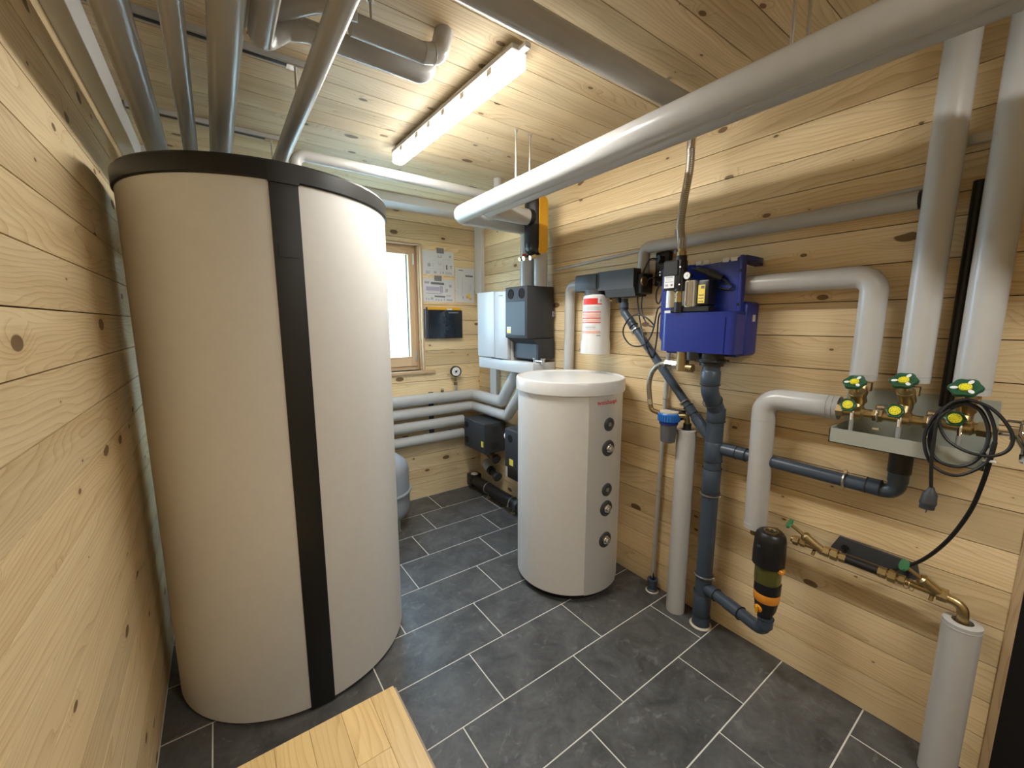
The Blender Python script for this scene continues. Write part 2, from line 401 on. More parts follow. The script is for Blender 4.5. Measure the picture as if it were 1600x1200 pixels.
# back wall with the window opening
WX0, WX1, WZ0, WZ1 = 0.62, 1.452, 1.165, 2.235
wb = struct(MB().box((XL, YB + BT - 0.001, -0.02), (WX0, YB + WT, HC + 0.05)).box((WX1, YB + BT - 0.001, -0.02), (XR + BT, YB + WT, HC + 0.05))
            .box((WX0, YB + BT - 0.001, -0.02), (WX1, YB + WT, WZ0)).box((WX0, YB + BT - 0.001, WZ1), (WX1, YB + WT, HC + 0.05)).build('wall_back', JOINT))
def back_piece(x0, x1, z0, z1): plank(wb, ((x0 + x1) / 2, YB, (z0 + z1) / 2), M_BACK, x1 - x0, z1 - z0, BT, WOOD)
for a, b in zip(grooves, grooves[1:]):
    if b <= WZ0 or a >= WZ1: back_piece(XL, XR, a, b); continue
    back_piece(XL, WX0, a, b); back_piece(WX1, XR, a, b)
    if a < WZ0: back_piece(WX0, WX1, a, WZ0)
    if b > WZ1: back_piece(WX0, WX1, WZ1, b)
# front wall (behind the camera)
wf = struct(MB().box((XL, YF - WT, -0.02), (XR + BT, YF - BT + 0.001, HC + 0.05)).build('wall_front', JOINT))
for a, b in zip(grooves, grooves[1:]):
    plank(wf, ((XL + XR) / 2, YF, (a + b) / 2), M_FRONT, XR - XL, b - a, BT, WOOD)
# ceiling boards run across the room
ce = struct(MB().box((XL, YF, HC + BT - 0.001), (XR + BT, YB + BT, HC + 0.05)).build('ceiling', JOINT))
CP = 0.1336; y = 0.969 - 15 * CP; ys = []
while y < YB + CP: ys.append(y); y += CP
for a, b in zip(ys, ys[1:]):
    a, b = max(a, YF), min(b, YB)
    if b - a < 0.01: continue
    plank(ce, ((XL + XR) / 2, (a + b) / 2, HC), M_CEIL, XR - XL, b - a, BT, WOODC)
# tiled floor
fl = struct(MB().box((XL - 0.02, YF - WT, -0.06), (XR + 0.13, YB + 0.02, -0.0015)).build('floor', GROUT))
TM = {}
def tile(x0, x1, y0, y1):
    g = 0.0026; L_, H_ = x1 - x0 - 2 * g, y1 - y0 - 2 * g
    if L_ < 0.004 or H_ < 0.004: return
    key = (round(L_, 4), round(H_, 4))
    if key not in TM:
        e = 0.0012; bm = bmesh.new()
        def ring(d, z): return [bm.verts.new((sx * (L_ / 2 - d), sy * (H_ / 2 - d), z)) for sx, sy in ((-1, -1), (1, -1), (1, 1), (-1, 1))]
        A, B, Cc = ring(0, -0.01), ring(0, -e), ring(e, 0)
        for P_, Q in ((A, B), (B, Cc)):
            for k in range(4): bm.faces.new((P_[k], P_[(k + 1) % 4], Q[(k + 1) % 4], Q[k]))
        bm.faces.new(Cc)
        me = bpy.data.meshes.new('tile'); bm.to_mesh(me); bm.free(); me.materials.append(TILE); TM[key] = me
    o = bpy.data.objects.new('tile', TM[key]); COL.objects.link(o); o.parent = fl; o.location = Vector(((x0 + x1) / 2, (y0 + y1) / 2, 0)) - WLOC[fl.name]
TL, TW, TY0 = 0.5995, 0.3, 3.0373
for r in range(-1, 20):
    y1, y0 = TY0 - r * TW, TY0 - (r + 1) * TW
    y1, y0 = min(y1, YB), max(y0, YF)
    o_ = 1.453 if r == -1 else (1.256 - 0.2 * r)
    x = o_ - math.floor((o_ - XL) / TL) * TL - TL
    while x < XR + 0.05:
        a, b = max(x, XL), min(x + TL, XR + 0.02)
        if b - a > 0.01 and y1 - y0 > 0.01: tile(a, b, y0, y1)
        x += TL
# wall foot / jamb trims and a near-black leaf painted for the doorway's unlit depth
struct(MB().box((XR - 0.004, YD - 0.022, 0), (XR + WT, YD, 2.1), 0.002).build('trim_1', WOODZ))
dl_ = struct(MB().box((XR + 0.030, -0.9, 0.0), (XR + 0.072, YD - 0.0215, 2.1)).build('painted_dark_door_1', DARKDEPTH))
MB().box((XR + 0.026, -0.80, 0.25), (XR + 0.031, -0.10, 1.95), 0.004).build('door_panel', DARKDEPTH, dl_)
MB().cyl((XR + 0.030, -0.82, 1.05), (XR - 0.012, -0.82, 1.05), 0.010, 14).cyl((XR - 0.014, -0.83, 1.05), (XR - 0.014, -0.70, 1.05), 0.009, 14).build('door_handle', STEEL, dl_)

# window
wn = thing('window_1', 'wooden framed window beside the taped up papers', 'window', (1.04, 3.44, WZ0)); struct(wn)
del wn['label']; del wn['category']
def frame_ring(x0, x1, z0, z1, y0, y1, w, bev=0.003):
    m = MB(); m.box((x0, y0, z0), (x0 + w, y1, z1), bev).box((x1 - w, y0, z0), (x1, y1, z1), bev); return m
frame_ring(WX0, WX1, WZ0, WZ1, 3.36, 3.42, 0.012).build('reveal_board', WOODF, wn)
MB().box((WX0, 3.343, WZ1 - 0.012), (WX1, 3.42, WZ1), 0.002).build('reveal_board', WOODFX, wn)
frame_ring(WX0, WX1, WZ0, WZ1, 3.41, 3.475, 0.045).build('window_frame', WOODF, wn)
MB().box((WX0 + 0.04, 3.41, WZ0), (WX1 - 0.04, 3.475, WZ0 + 0.04), 0.003).box((WX0 + 0.04, 3.41, WZ1 - 0.045), (WX1 - 0.04, 3.475, WZ1), 0.003).build('window_frame', WOODFX, wn)
sx0, sx1, sz0, sz1 = WX0 + 0.032, WX1 - 0.032, WZ0 + 0.036, WZ1 - 0.032
sash = frame_ring(sx0, sx1, sz0, sz1, 3.395, 3.455, 0.052).build('sash', WOODF, wn)
MB().box((sx0 + 0.05, 3.395, sz0), (sx1 - 0.05, 3.455, sz0 + 0.085), 0.003).box((sx0 + 0.05, 3.395, sz1 - 0.055), (sx1 - 0.05, 3.455, sz1), 0.003).build('sash', WOODFX, wn)
MB().box((sx0 + 0.05, 3.43, sz0 + 0.083), (sx1 - 0.05, 3.436, sz1 - 0.053)).build('pane', GLASS, wn)
gs = MB(); gs.box((sx1 - 0.064, 3.43, sz0 + 0.083), (sx1 - 0.051, 3.452, sz1 - 0.053)); gs.build('spacer', plain('pale_spacer', (0.36, 0.42, 0.48), 0.3), wn)
for z in (sz1 - 0.09, sz0 + 0.09):
    lab(MB().cyl((WX1 - 0.040, 3.393, z - 0.045), (WX1 - 0.040, 3.393, z + 0.045), 0.009, 12).build('hinge', STEEL, wn), 'grey metal hinge')
MB().box((WX0 - 0.12, 3.315, WZ0 - 0.028), (WX1 + 0.105, 3.42, WZ0), 0.004, 2).build('window_sill', WOODFX, wn)
MB().box((WX1 - 0.002, 3.326, WZ0), (WX1 + 0.014, 3.36, WZ1 + 0.0), 0.002).build('window_casing', WOODF, wn)

# outside: snowy meadow
g = MB()
n = 24
vs = [[g.bm.verts.new((-14 + 30 * i / n, 4.2 + 26 * j / n, -0.7 + 0.10 * (26 * j / n) + 0.15 * math.sin(i * 1.3) * math.cos(j * 0.9))) for j in range(n + 1)] for i in range(n + 1)]
for i in range(n):
    for j in range(n): g.bm.faces.new((vs[i][j], vs[i + 1][j], vs[i + 1][j + 1], vs[i][j + 1]))
o = g.build('ground', SNOW); o['kind'] = 'structure'

# trunking
struct(MB().box((XL, YF, 2.412), (-0.247, 3.13, HC), 0.002).build('trim_2', TRUNK))
struct(MB().box((XL, 3.13, 2.478), (XR, YB, HC), 0.002).build('trim_3', TRUNK))
struct(MB().box((1.985, 3.225, 1.84), (XR, 3.338, 2.478), 0.002).build('trim_4', TRUNK))
struct(MB().box((1.985, 2.99, 0.86), (XR, 3.09, 1.205), 0.002).build('trim_5', TRUNK))

# ------------------------------------------------------------------ buffer tank
TC = (0.231, 2.146); TR = 0.488
tk = thing('buffer_tank', 'huge cream white cylindrical buffer tank with black vertical strip', 'tank', (TC[0], TC[1], 0))
MB().lathe([(TR - 0.012, 0.0), (TR, 0.012), (TR, 2.06)], (TC[0], TC[1], 0.004), seg=96).build('body', WHITE, tk)
MB().lathe([(TR + 0.004, 2.05), (TR + 0.008, 2.055), (TR + 0.008, 2.108), (TR + 0.002, 2.116), (0, 2.118)], (TC[0], TC[1], 0), seg=96).build('lid', BLACKW, tk)
st = MB()
def arc_strip(m, c, r0, r1, d0, d1, z0, z1, n=8):
    pts = []
    for k in range(n + 1):
        a = math.radians(d0 + (d1 - d0) * k / n); pts.append((c[0] + r1 * math.cos(a), c[1] + r1 * math.sin(a), z0))
    for k in range(n, -1, -1):
        a = math.radians(d0 + (d1 - d0) * k / n); pts.append((c[0] + r0 * math.cos(a), c[1] + r0 * math.sin(a), z0))
    # build as quads so it stays smooth
    N_ = n + 1
    A = [m.bm.verts.new(p) for p in pts]; B = [m.bm.verts.new((p[0], p[1], z1)) for p in pts]
    for k in range(n):
        i, j = k, 2 * N_ - 1 - k
        m.bm.faces.new((A[i], A[i + 1], A[j - 1], A[j])); m.bm.faces.new((B[i], B[j], B[j - 1], B[i + 1]))
    for k in range(2 * N_):
        k2 = (k + 1) % (2 * N_); m.bm.faces.new((A[k], A[k2], B[k2], B[k]))
    return m
arc_strip(st, TC, TR - 0.002, TR + 0.0035, -95.3, -84.7, 0.006, 2.052)
st.build('cover_strip', BLACKW, tk)
arc_strip(MB(), TC, TR + 0.004, TR + 0.0105, -95.6, -84.4, 2.045, 2.111).build('lid_tab', BLACKW, tk)
arc_strip(MB(), TC, TR + 0.002, TR + 0.0075, -93.5, -86.6, 1.80, 1.845).build('strip_clip', BLACKW, tk)

# ------------------------------------------------------------------ hot water cylinder
BC = (1.695, 1.755); BR = 0.310
bo = thing('hot_water_cylinder', 'waist high white cylinder with silver control panel and white lid', 'boiler', (BC[0], BC[1], 0))
MB().lathe([(BR - 0.035, 0), (BR - 0.03, 0.045)], (BC[0], BC[1], 0), seg=64).build('plinth', BLACK, bo)
MB().lathe([(BR - 0.006, 0.040), (BR, 0.046), (BR, 1.20)], (BC[0], BC[1], 0), seg=80).build('jacket', WHITE, bo)
MB().lathe([(BR + 0.004, 1.190), (BR + 0.012, 1.193), (BR + 0.012, 1.256), (BR + 0.008, 1.263), (BR + 0.002, 1.265), (BR - 0.006, 1.258), (0, 1.257)], (BC[0], BC[1], 0), seg=80).build('lid', WHITEP, bo)
pn = arc_strip(MB(), BC, BR - 0.002, BR + 0.004, -114.5, -66.0, 0.044, 1.19, 24).build('panel', SILVER, bo)
def onb(deg, z, r=BR + 0.004):
    a = math.radians(deg); return Vector((BC[0] + r * math.cos(a), BC[1] + r * math.sin(a), z)), Vector((math.cos(a), math.sin(a), 0))
for z, big in ((1.029, False), (0.895, True), (0.655, False), (0.545, True), (0.357, True)):
    p, d = onb(-90.3, z)
    R0 = 0.045 if big else 0.037
    ro = MB().lathe([(R0 + 0.002, -0.004), (R0, 0.004), (R0 - 0.008, 0.008), (R0 - 0.013, 0.004), (0, 0.003)], p, d, 28).build('rosette', EPPS, pn)
    if big:
        MB().lathe([(0.025, 0.0), (0.025, 0.010), (0.022, 0.014), (0.021, 0.018), (0.014, 0.019), (0.013, 0.028), (0, 0.029)], p, d, 24).build('plug', CHROME, pn)
    else:
        MB().lathe([(0.013, 0.0), (0.013, 0.007), (0, 0.008)], p, d, 6).build('plug', STEEL, pn)
def text_mesh(txt, size, mat, depth=0.0008, align='CENTER'):
    cu = bpy.data.curves.new('txt', 'FONT'); cu.body = txt; cu.size = size; cu.extrude = depth; cu.align_x = align; cu.align_y = 'CENTER'; cu.resolution_u = 2
    ob = bpy.data.objects.new('txt', cu); COL.objects.link(ob)
    dg = bpy.context.evaluated_depsgraph_get(); dg.update()
    me = bpy.data.meshes.new_from_object(ob.evaluated_get(dg)); bpy.data.objects.remove(ob); bpy.data.curves.remove(cu)
    me.materials.clear(); me.materials.append(mat); return me
def put_text(txt, size, mat, center, xdir, ydir, parent, name='lettering', bend=None):
    me = text_mesh(txt, size, mat); x, y = Vector(xdir).normalized(), Vector(ydir).normalized(); z = x.cross(y); off = WLOC[parent.name] if parent else Vector((0, 0, 0))
    for v in me.vertices:
        if bend:   # wrap around a vertical cylinder (centre, radius, degrees of the middle)
            c, r, dg = bend; a = math.radians(dg) + v.co.x / r; rr = r + v.co.z
            v.co = Vector((c[0] + rr * math.cos(a), c[1] + rr * math.sin(a), center[2] + v.co.y)) - off
        else: v.co = Vector(center) + x * v.co.x + y * v.co.y + z * v.co.z - off
    o = bpy.data.objects.new(name, me); COL.objects.link(o); o.parent = parent; WLOC[o.name] = off; return o
put_text('weishaupt', 0.037, RED, (0, 0, 1.153), (1, 0, 0), (0, 0, 1), pn, bend=(BC, BR + 0.0045, -92.5))

# ------------------------------------------------------------------ pipes
def pipe_thing(name, label, pts, r, bend, mat=PVC, group=None, seams=(), seg=28, cat='pipe'):
    o = MB().tube(pts, r, bend, seg=seg, bs=8).build(name, mat)
    tag(o, label, cat, group)
    for p, d in seams: MB().torus(p, d, r + 0.0002, 0.0012, 32, 6).build('joint_ring', mat, o)
    return o
G1 = 'grey pipes over the buffer tank'
def tank_y(x): return TC[1] + math.sqrt(max(0, TR ** 2 - (x - TC[0]) ** 2))
for x, z, r, zc, l in ((-0.142, 2.34, 0.041, 1.9, 'leftmost thick grey pipe over the buffer tank'), (-0.0215, 2.34, 0.027, 1.75, 'thin grey pipe second from left over the buffer tank'),
                       (0.0885, 2.34, 0.041, 1.6, 'thick grey pipe third from left over the buffer tank'), (0.3175, 2.34, 0.030, 1.45, 'rightmost slanting grey pipe over the buffer tank')):
    pipe_thing('insulated_pipe', l, [(x, YF + 0.02, z), (x, 2.82, z), (x, 2.82, zc), (x, tank_y(x) - 0.005, zc)], r, r * 1.7, PVCG, G1)
pipe_thing('insulated_pipe', 'pale grey pipe below ceiling along back wall, right of buffer tank', [(0.40, 2.43, 2.12), (0.40, 2.43, 2.42), (1.635, 2.43, 2.42), (1.635, 2.43, HC)], 0.028, 0.05, PVC)
pipe_thing('insulated_pipe', 'thick dark grey pipe crossing beneath ceiling before the lamp', [(-0.24, 1.055, 2.455), (1.74, 1.055, 2.455)], 0.041, 0, PVCG)
pipe_thing('insulated_pipe', 'grey ceiling pipe with segmented elbow turning up, nearer of two', [(0.40, 1.365, 2.445), (0.625, 1.365, 2.445), (0.685, 1.365, 2.462), (0.705, 1.365, HC)], 0.031, 0.04, PVCG, 'twin grey ceiling pipes',
           seams=[((0.627, 1.365, 2.446), (1, 0, 0)), ((0.66, 1.365, 2.455), (1, 0, 0.3))])
pipe_thing('insulated_pipe', 'grey ceiling pipe turning towards the viewer, farther of two', [(0.172, YF + 0.02, 2.37), (0.172, 1.475, 2.37), (0.24, 1.475, 2.43), (0.30, 1.475, 2.445), (0.69, 1.475, 2.445), (0.70, 1.475, HC)], 0.031, 0.045, PVCG, 'twin grey ceiling pipes')
pipe_thing('insulated_pipe', 'short grey pipe bend between ceiling pipes above black tank rim', [(0.40, 1.30, 2.447), (0.30, 1.335, 2.45), (0.13, 1.55, 2.46), (0.05, 1.55, HC)], 0.030, 0.04, PVCG)
# big twin pipes along the right, running towards the viewer
P1 = (1.318, 2.254); P2 = (1.44, 2.282)
pipe_thing('insulated_pipe', 'long thick pale pipe under ceiling, front of the twin pipes', [(P1[0], YF + 0.02, P1[1]), (P1[0], 2.41, P1[1]), (1.88, 2.41, P1[1]), (1.88, 2.41, 1.83)], 0.0525, 0.065, PVC, 'twin thick pipes along the right wall', seg=36)
pipe_thing('insulated_pipe', 'long pale pipe under ceiling behind front twin pipe', [(P2[0], YF + 0.02, P2[1]), (P2[0], 2.275, P2[1]), (1.80, 2.275, P2[1])], 0.0525, 0.06, PVC, 'twin thick pipes along the right wall')
pipe_thing('insulated_pipe', 'grey vertical pipe rising from right half of black pump station', [(1.90, 2.285, 1.83), (1.90, 2.285, 2.06)], 0.048, 0.06, PVC)
# right wall: drops to the valves
GV = 'pale vertical pipes above the green valves'
pipe_thing('insulated_pipe', 'pale pipe from the blue unit bending down to left green valve', [(1.945, 0.97, 1.741), (1.945, 0.454, 1.741), (1.945, 0.454, 1.366)], 0.041, 0.055, PVC, GV, seams=[((1.945, 0.454, 1.385), (0, 0, 1)), ((1.945, 0.454, 1.378), (0, 0, 1))])
pipe_thing('insulated_pipe', 'tall pale vertical pipe above middle green valve', [(1.94, 0.318, HC), (1.94, 0.318, 1.371)], 0.0425, 0, PVC, GV, seams=[((1.94, 0.318, 1.392), (0, 0, 1))])
pipe_thing('insulated_pipe', 'tall pale vertical pipe above right green valve', [(1.94, 0.181, HC), (1.94, 0.181, 1.348)], 0.0435, 0, PVC, GV, seams=[((1.94, 0.181, 1.37), (0, 0, 1))])
lp = pipe_thing('insulated_pipe', 'pale angled pipe from valve manifold down to the water filter', [(1.945, 0.512, 1.246), (1.945, 0.782, 1.246), (1.945, 0.772, 0.640)], 0.0465, 0.065, PVC, seams=[((1.945, 0.53, 1.246), (0, 1, 0)), ((1.945, 0.548, 1.246), (0, 1, 0)), ((1.945, 0.774, 0.662), (0, 0, 1)), ((1.945, 0.781, 1.15), (0, 0, 1))])
MB().cyl((1.945, 0.5105, 1.246), (1.945, 0.514, 1.246), 0.042, 28).build('foam_end', FOAM, lp)
MB().cyl((1.945, 0.772, 0.605), (1.945, 0.772, 0.645), 0.018, 16).build('brass_end', BRASSD, lp)
def stub(label, x, y, z1, r, top):
    o = MB().lathe([(r, 0), (r, z1 - 0.002), (r - 0.003, z1), (r * 0.56, z1), (r * 0.56, z1 - 0.05), (0, z1 - 0.05)], (x, y, 0.0), seg=36).build('insulated_pipe_stub', PVC)
    tag(o, label, 'pipe', 'pale pipe stubs rising from the floor')
    MB().torus((x, y, z1 - 0.016), (0, 0, 1), r + 0.0002, 0.0012, 36, 6).build('joint_ring', PVC, o)
    return o
stub('slim pale pipe standing on floor under blue filter cup', 1.940, 1.136, 1.028, 0.0485, 0)
stub('pale pipe standing on floor at right edge by the doorway', 1.932, 0.114, 0.592, 0.0475, 0)
# back wall quartet
GB = 'four pale pipes along the back wall'
def q(z, r, i, extra, l):
    x0 = 0.42 - 0.09 * i
    pipe_thing('insulated_pipe', l, [(x0, tank_y(x0) - 0.005, z), (x0, 3.282, z)] + extra, r, 0.05, PVC, GB)
q(0.918, 0.048, 0, [(1.915, 3.282, 0.918), (1.915, 2.80, 0.918), (1.90, 2.55, 1.21)], 'topmost of four pale pipes along the back wall')
q(0.806, 0.044, 1, [(1.915, 3.282, 0.806), (1.915, 2.72, 0.806), (1.90, 2.47, 1.08), (1.90, 2.47, 1.21)], 'second from top of four pale back wall pipes')
q(0.686, 0.046, 2, [(1.80, 3.282, 0.686)], 'third from top of four pale back wall pipes')
q(0.560, 0.044, 3, [(1.80, 3.282, 0.560)], 'lowest of four pale pipes along the back wall')
pipe_thing('insulated_pipe', 'pale vertical pipe bending into left end of black softener head', [(1.975, 2.06, 1.02), (1.975, 2.06, 1.825), (1.975, 1.925, 1.825)], 0.034, 0.05, PVC)
pipe_thing('insulated_pipe', 'grey pipe on wall bending down to right end of softener head', [(1.965, 0.37, 1.985), (1.965, 1.468, 1.985), (1.965, 1.468, 1.848)], 0.031, 0.035, PVCG)
o = MB().cyl((1.965, 0.362, 1.985), (1.965, 0.371, 1.985), 0.031, 24).build('foam_plug', BLACK); tag(o, 'black open end of grey wall pipe beside tall pale pipe', 'pipe end')
o = MB().tube([(2.010, 0.30, 2.035), (2.010, 2.26, 1.952)], 0.009, seg=12).build('conduit', PVC); tag(o, 'thin grey conduit running along the right wall', 'conduit')

# rods and rails
def rod(label, x, y, z0, z1=HC, r=0.0045, group='threaded rods hanging from the ceiling'):
    o = MB().cyl((x, y, z0), (x, y, z1), r, 10).lathe([(0.012, 0), (0.012, 0.003), (0.008, 0.004), (0.008, 0.012)], (x, y, z1 - 0.001), (0, 0, -1), 12).build('threaded_rod', STEEL)
    tag(o, label, 'rod', group)
rod('left steel rod above bend of the twin thick pipes', 1.318, 1.791, 2.30); rod('right steel rod above bend of the twin thick pipes', 1.406, 1.788, 2.30)
rod('left steel rod at top right over the twin pipes', 1.318, 0.545, 2.30); rod('right steel rod at top right over the twin pipes', 1.43, 0.551, 2.31)
rod('short rod holding the thick crossing pipe', 1.554, 1.085, 2.48, r=0.004); rod('dark rod above the nearer elbow pipe', 0.463, 1.372, 2.47, r=0.004)
def rail(label, y, x0, x1, xr):
    o = thing('mounting_rail', label, 'rail', ((x0 + x1) / 2, y, HC - 0.022), 'slotted rails on the ceiling')
    MB().box((x0, y - 0.020, HC - 0.021), (x1, y + 0.020, HC), 0.001).build('channel', PVCG, o)
    MB().box((x0 + 0.002, y - 0.007, HC - 0.0225), (x1 - 0.002, y + 0.009, HC - 0.0205)).build('slot', BLACK, o)
    MB().box((xr - 0.03, y - 0.016, HC - 0.027), (xr + 0.03, y + 0.016, HC - 0.0215), 0.001).build('clamp_plate', CHROME, o)
    MB().cyl((xr, y, 2.365), (xr, y, HC - 0.02), 0.0045, 10).build('hanger_rod', STEEL, o)
rail('slotted steel rail on ceiling behind the twin elbow pipes', 1.835, -0.24, 0.385, 0.325)
rail('slotted steel rail on ceiling near the back wall', 2.59, -0.24, 0.375, 0.32)

# LED battens: the one in view and an unseen twin added as fill behind the viewer
def led_batten(A0, A1, label):
    ld = thing('led_batten_light', label, 'lamp', ((A0.x + A1.x) / 2, (A0.y + A1.y) / 2, 2.45), 'batten lamps on the ceiling')
    dirv = (A1 - A0).normalized(); sd = Vector((-dirv.y, dirv.x, 0))
    def batten(m, hw, z0, z1, ext, round_=True, n=8):
        prof = []
        if round_:
            for k in range(n + 1):
                a = PI + PI * k / n; prof.append((math.cos(a) * hw, (z0 + (z1 - z0) * 0.75) + math.sin(a) * (z1 - z0) * 0.75))
            prof += [(hw, z1), (-hw, z1)]
        else: prof = [(-hw, z0), (hw, z0), (hw, z1), (-hw, z1)]
        s0 = A0 - dirv * ext; s1 = A1 + dirv * ext
        m.prism([s0 + sd * x + V(0, 0, z) for x, z in prof], s1 - s0); return m
    batten(MB(), 0.031, 2.454, 2.468, 0.0).build('diffuser', LEDM, ld)
    batten(MB(), 0.0315, 2.4675, 2.510, 0.001, False).bevel(0.003, 1).build('diffuser_side', LEDS, ld)
    hs = batten(MB(), 0.033, 2.509, 2.525, 0.006, False); hs.bevel(0.003, 2); hs.build('housing', PVC, ld)
    for f_ in (0.04, 0.96):
        c = A0.lerp(A1, f_); MB().box((c.x - 0.03, c.y - 0.012, 2.519), (c.x + 0.03, c.y + 0.012, HC), 0.002).build('mounting_clip', STEEL, ld)
    for f_ in (0.12, 0.3, 0.42, 0.55, 0.7, 0.88):
        for s_ in (-1, 1):
            c = A0.lerp(A1, f_) + sd * 0.034 * s_; MB().box((c.x - 0.004, c.y - 0.014, 2.480), (c.x + 0.004, c.y + 0.014, 2.502), 0.001).build('clasp', STEEL, ld)
    c = A1 + dirv * 0.03; MB().box((c.x - 0.012, c.y - 0.025, 2.497), (c.x + 0.012, c.y + 0.02, 2.517), 0.004).build('cable_gland', PVC, ld)


led_batten(Vector((0.910, 2.352, 0)), Vector((0.940, 1.262, 0)), 'long glowing white batten lamp on the wooden ceiling ahead of the viewer')
led_batten(Vector((0.975, -0.35, 0)), Vector((1.005, -1.44, 0)), 'added unseen fill lamp, second batten on the ceiling behind the viewer')

# ------------------------------------------------------------------ corner: indoor unit, pump stations, floor pipe
def slab(p0, u, v, w, h, t):
    """thin plate: centre p0, in-plane unit vectors u, v, size w x h, thickness t along u x v"""
    u, v = Vector(u), Vector(v); n = u.cross(v).normalized(); p0 = Vector(p0)
    poly = [p0 + u * sx * w / 2 + v * sy * h / 2 for sx, sy in ((-1, -1), (1, -1), (1, 1), (-1, 1))]
    return MB().prism(poly, n * t)
LW_U, LW_V = (0, -1, 0), (0, 0, 1)      # plate facing -X (into the room from the right wall): u x v = -X

hp = thing('heat_pump_indoor_unit', 'white wall unit with two tall front panels in far corner', 'heating unit', (1.88, 2.6, 1.2))
m = MB().box((1.835, 2.550, 1.215), (2.02, 2.985, 1.818), 0.006, 2); m.build('casing', UNITW, hp)
MB().box((1.800, 2.738, 1.300), (1.835, 2.992, 1.824), 0.007, 2).build('front_panel', UNITW, hp)
fp = MB().box((1.800, 2.553, 1.296), (1.835, 2.732, 1.818), 0.007, 2).build('front_panel', UNITW, hp)
put_text('weishaupt', 0.014, INKL, (1.7995, 2.64, 1.785), LW_U, LW_V, fp)
MB().box((1.808, 2.25, 1.205), (2.02, 2.990, 1.292), 0.006, 2).build('base_tray', UNITW, hp)
MB().box((1.801, 2.64, 1.2915), (1.83, 2.78, 1.303), 0.002).build('handle_slot', BLACK, hp)
for y in (2.29, 2.20):
    MB().cyl((1.86, y, 1.285), (1.86, y, 1.318), 0.012, 14).cyl((1.86, y, 1.318), (1.86, y, 1.326), 0.018, 14).build('valve_cap', STEEL, hp)
MB().cyl((1.86, 2.19, 1.305), (1.86, 2.30, 1.305), 0.006, 10).build('capillary', CHROME, hp)

hy = thing('pump_station', 'tall black pump station box with two round holes on wall', 'pump', (1.875, 2.385, 1.465))
m = MB().box((1.755, 2.253, 1.466), (2.0, 2.515, 1.832), 0.006, 2); shell = m.build('shell', EPP, hy)
MB().box((1.752, 2.272, 1.487), (1.757, 2.50, 1.728), 0.002).build('front_cover', EPPS, hy)
for y in (2.445, 2.315):
    MB().lathe([(0.036, 0.0005), (0.036, 0.002), (0.031, 0.003), (0.030, -0.0002), (0, -0.0002)], (1.7548, y, 1.782), (-1, 0, 0), 28).build('hole_dark_disc', DARKDEPTH, hy)  # flat disc, the hole's inner darkness painted near-black
MB().box((1.985, 2.247, 1.62), (2.003, 2.254, 1.66), 0.002).build('side_clip', TAPE, hy)
lb = slab((1.7519, 2.465, 1.525), LW_U, LW_V, 0.048, 0.046, 0.0008).build('sticker', LABEL, hy); slab((1.7510, 2.465, 1.515), LW_U, LW_V, 0.042, 0.024, 0.0006).build('sticker_mark', YELL, hy)
slab((1.7510, 2.465, 1.537), LW_U, LW_V, 0.034, 0.006, 0.0006).build('sticker_mark', INKL, hy)
lo = thing('pump_station', 'lower black block with dark blue front under the pump station', 'pump', (1.925, 2.40, 1.312))
m = MB(); m.prism([(1.79, 2.245, 1.464), (1.85, 2.245, 1.425), (1.85, 2.245, 1.313), (2.0, 2.245, 1.313), (2.0, 2.245, 1.464)], (0, 0.295, 0)); m.bevel(0.003, 1); m.build('shell', EPP, lo)
slab((1.8497, 2.395, 1.37), LW_U, LW_V, 0.27, 0.10, 0.002).build('front_cover', EPPS, lo)

sp = thing('air_separator', 'rounded black separator with yellow side strip under twin pipes', 'separator', (1.85, 2.27, 2.05))
def capsule(m, c, rx, ry, z0, z1, seg=32):
    h = rx; prof = []
    for k in range(9): a = PI / 2 * k / 8; prof.append((math.sin(a), z0 + h * (1 - math.cos(a))))
    for k in range(9): a = PI / 2 * (1 - k / 8); prof.append((math.sin(a), z1 - h * (1 - math.cos(a))))
    rings = []
    for s_, z in prof:
        if s_ < 1e-6: rings.append([m.bm.verts.new((c[0], c[1], z))]); continue
        rings.append([m.bm.verts.new((c[0] + rx * s_ * math.cos(2 * PI * k / seg), c[1] + ry * s_ * math.sin(2 * PI * k / seg), z)) for k in range(seg)])
    for A, B in zip(rings, rings[1:]):
        for k in range(seg):
            k2 = (k + 1) % seg
            if len(A) == 1: m.bm.faces.new((A[0], B[k2], B[k]))
            elif len(B) == 1: m.bm.faces.new((A[k], A[k2], B[0]))
            else: m.bm.faces.new((A[k], A[k2], B[k2], B[k]))
    return m
capsule(MB(), (1.848, 2.290), 0.069, 0.076, 2.032, 2.435).build('shell', BLACK, sp)
ym = MB(); pl = []
for k in range(13): a = PI + PI * k / 12; pl.append((1.862 + 0.036 * math.cos(a), 2.209, 2.085 + 0.038 * math.sin(a)))
for k in range(13): a = PI * k / 12; pl.append((1.862 + 0.036 * math.cos(a), 2.209, 2.378 + 0.038 * math.sin(a)))
ym.prism(pl, (0, 0.03, 0)).bevel(0.004, 2); ym.build('yellow_strip', YEL, sp)
for x, y, c in ((1.80, 2.335, RED), (1.80, 2.29, None), (1.82, 2.245, None)):
    nb = MB().hexn((x, y, 2.028), (x - 0.05, y, 2.012), 0.016).cyl((x, y, 2.028), (x + 0.03, y, 2.032), 0.010).build('drain_nipple', BRASS if c else CHROME, sp)
    if c: MB().cyl((x - 0.01, y, 2.035), (x - 0.01, y, 2.05), 0.015, 12).build('red_knob', RED, nb)
MB().cyl((1.765, 2.275, 2.282), (1.80, 2.275, 2.282), 0.056, 24).build('inlet_collar', BLACK, sp)

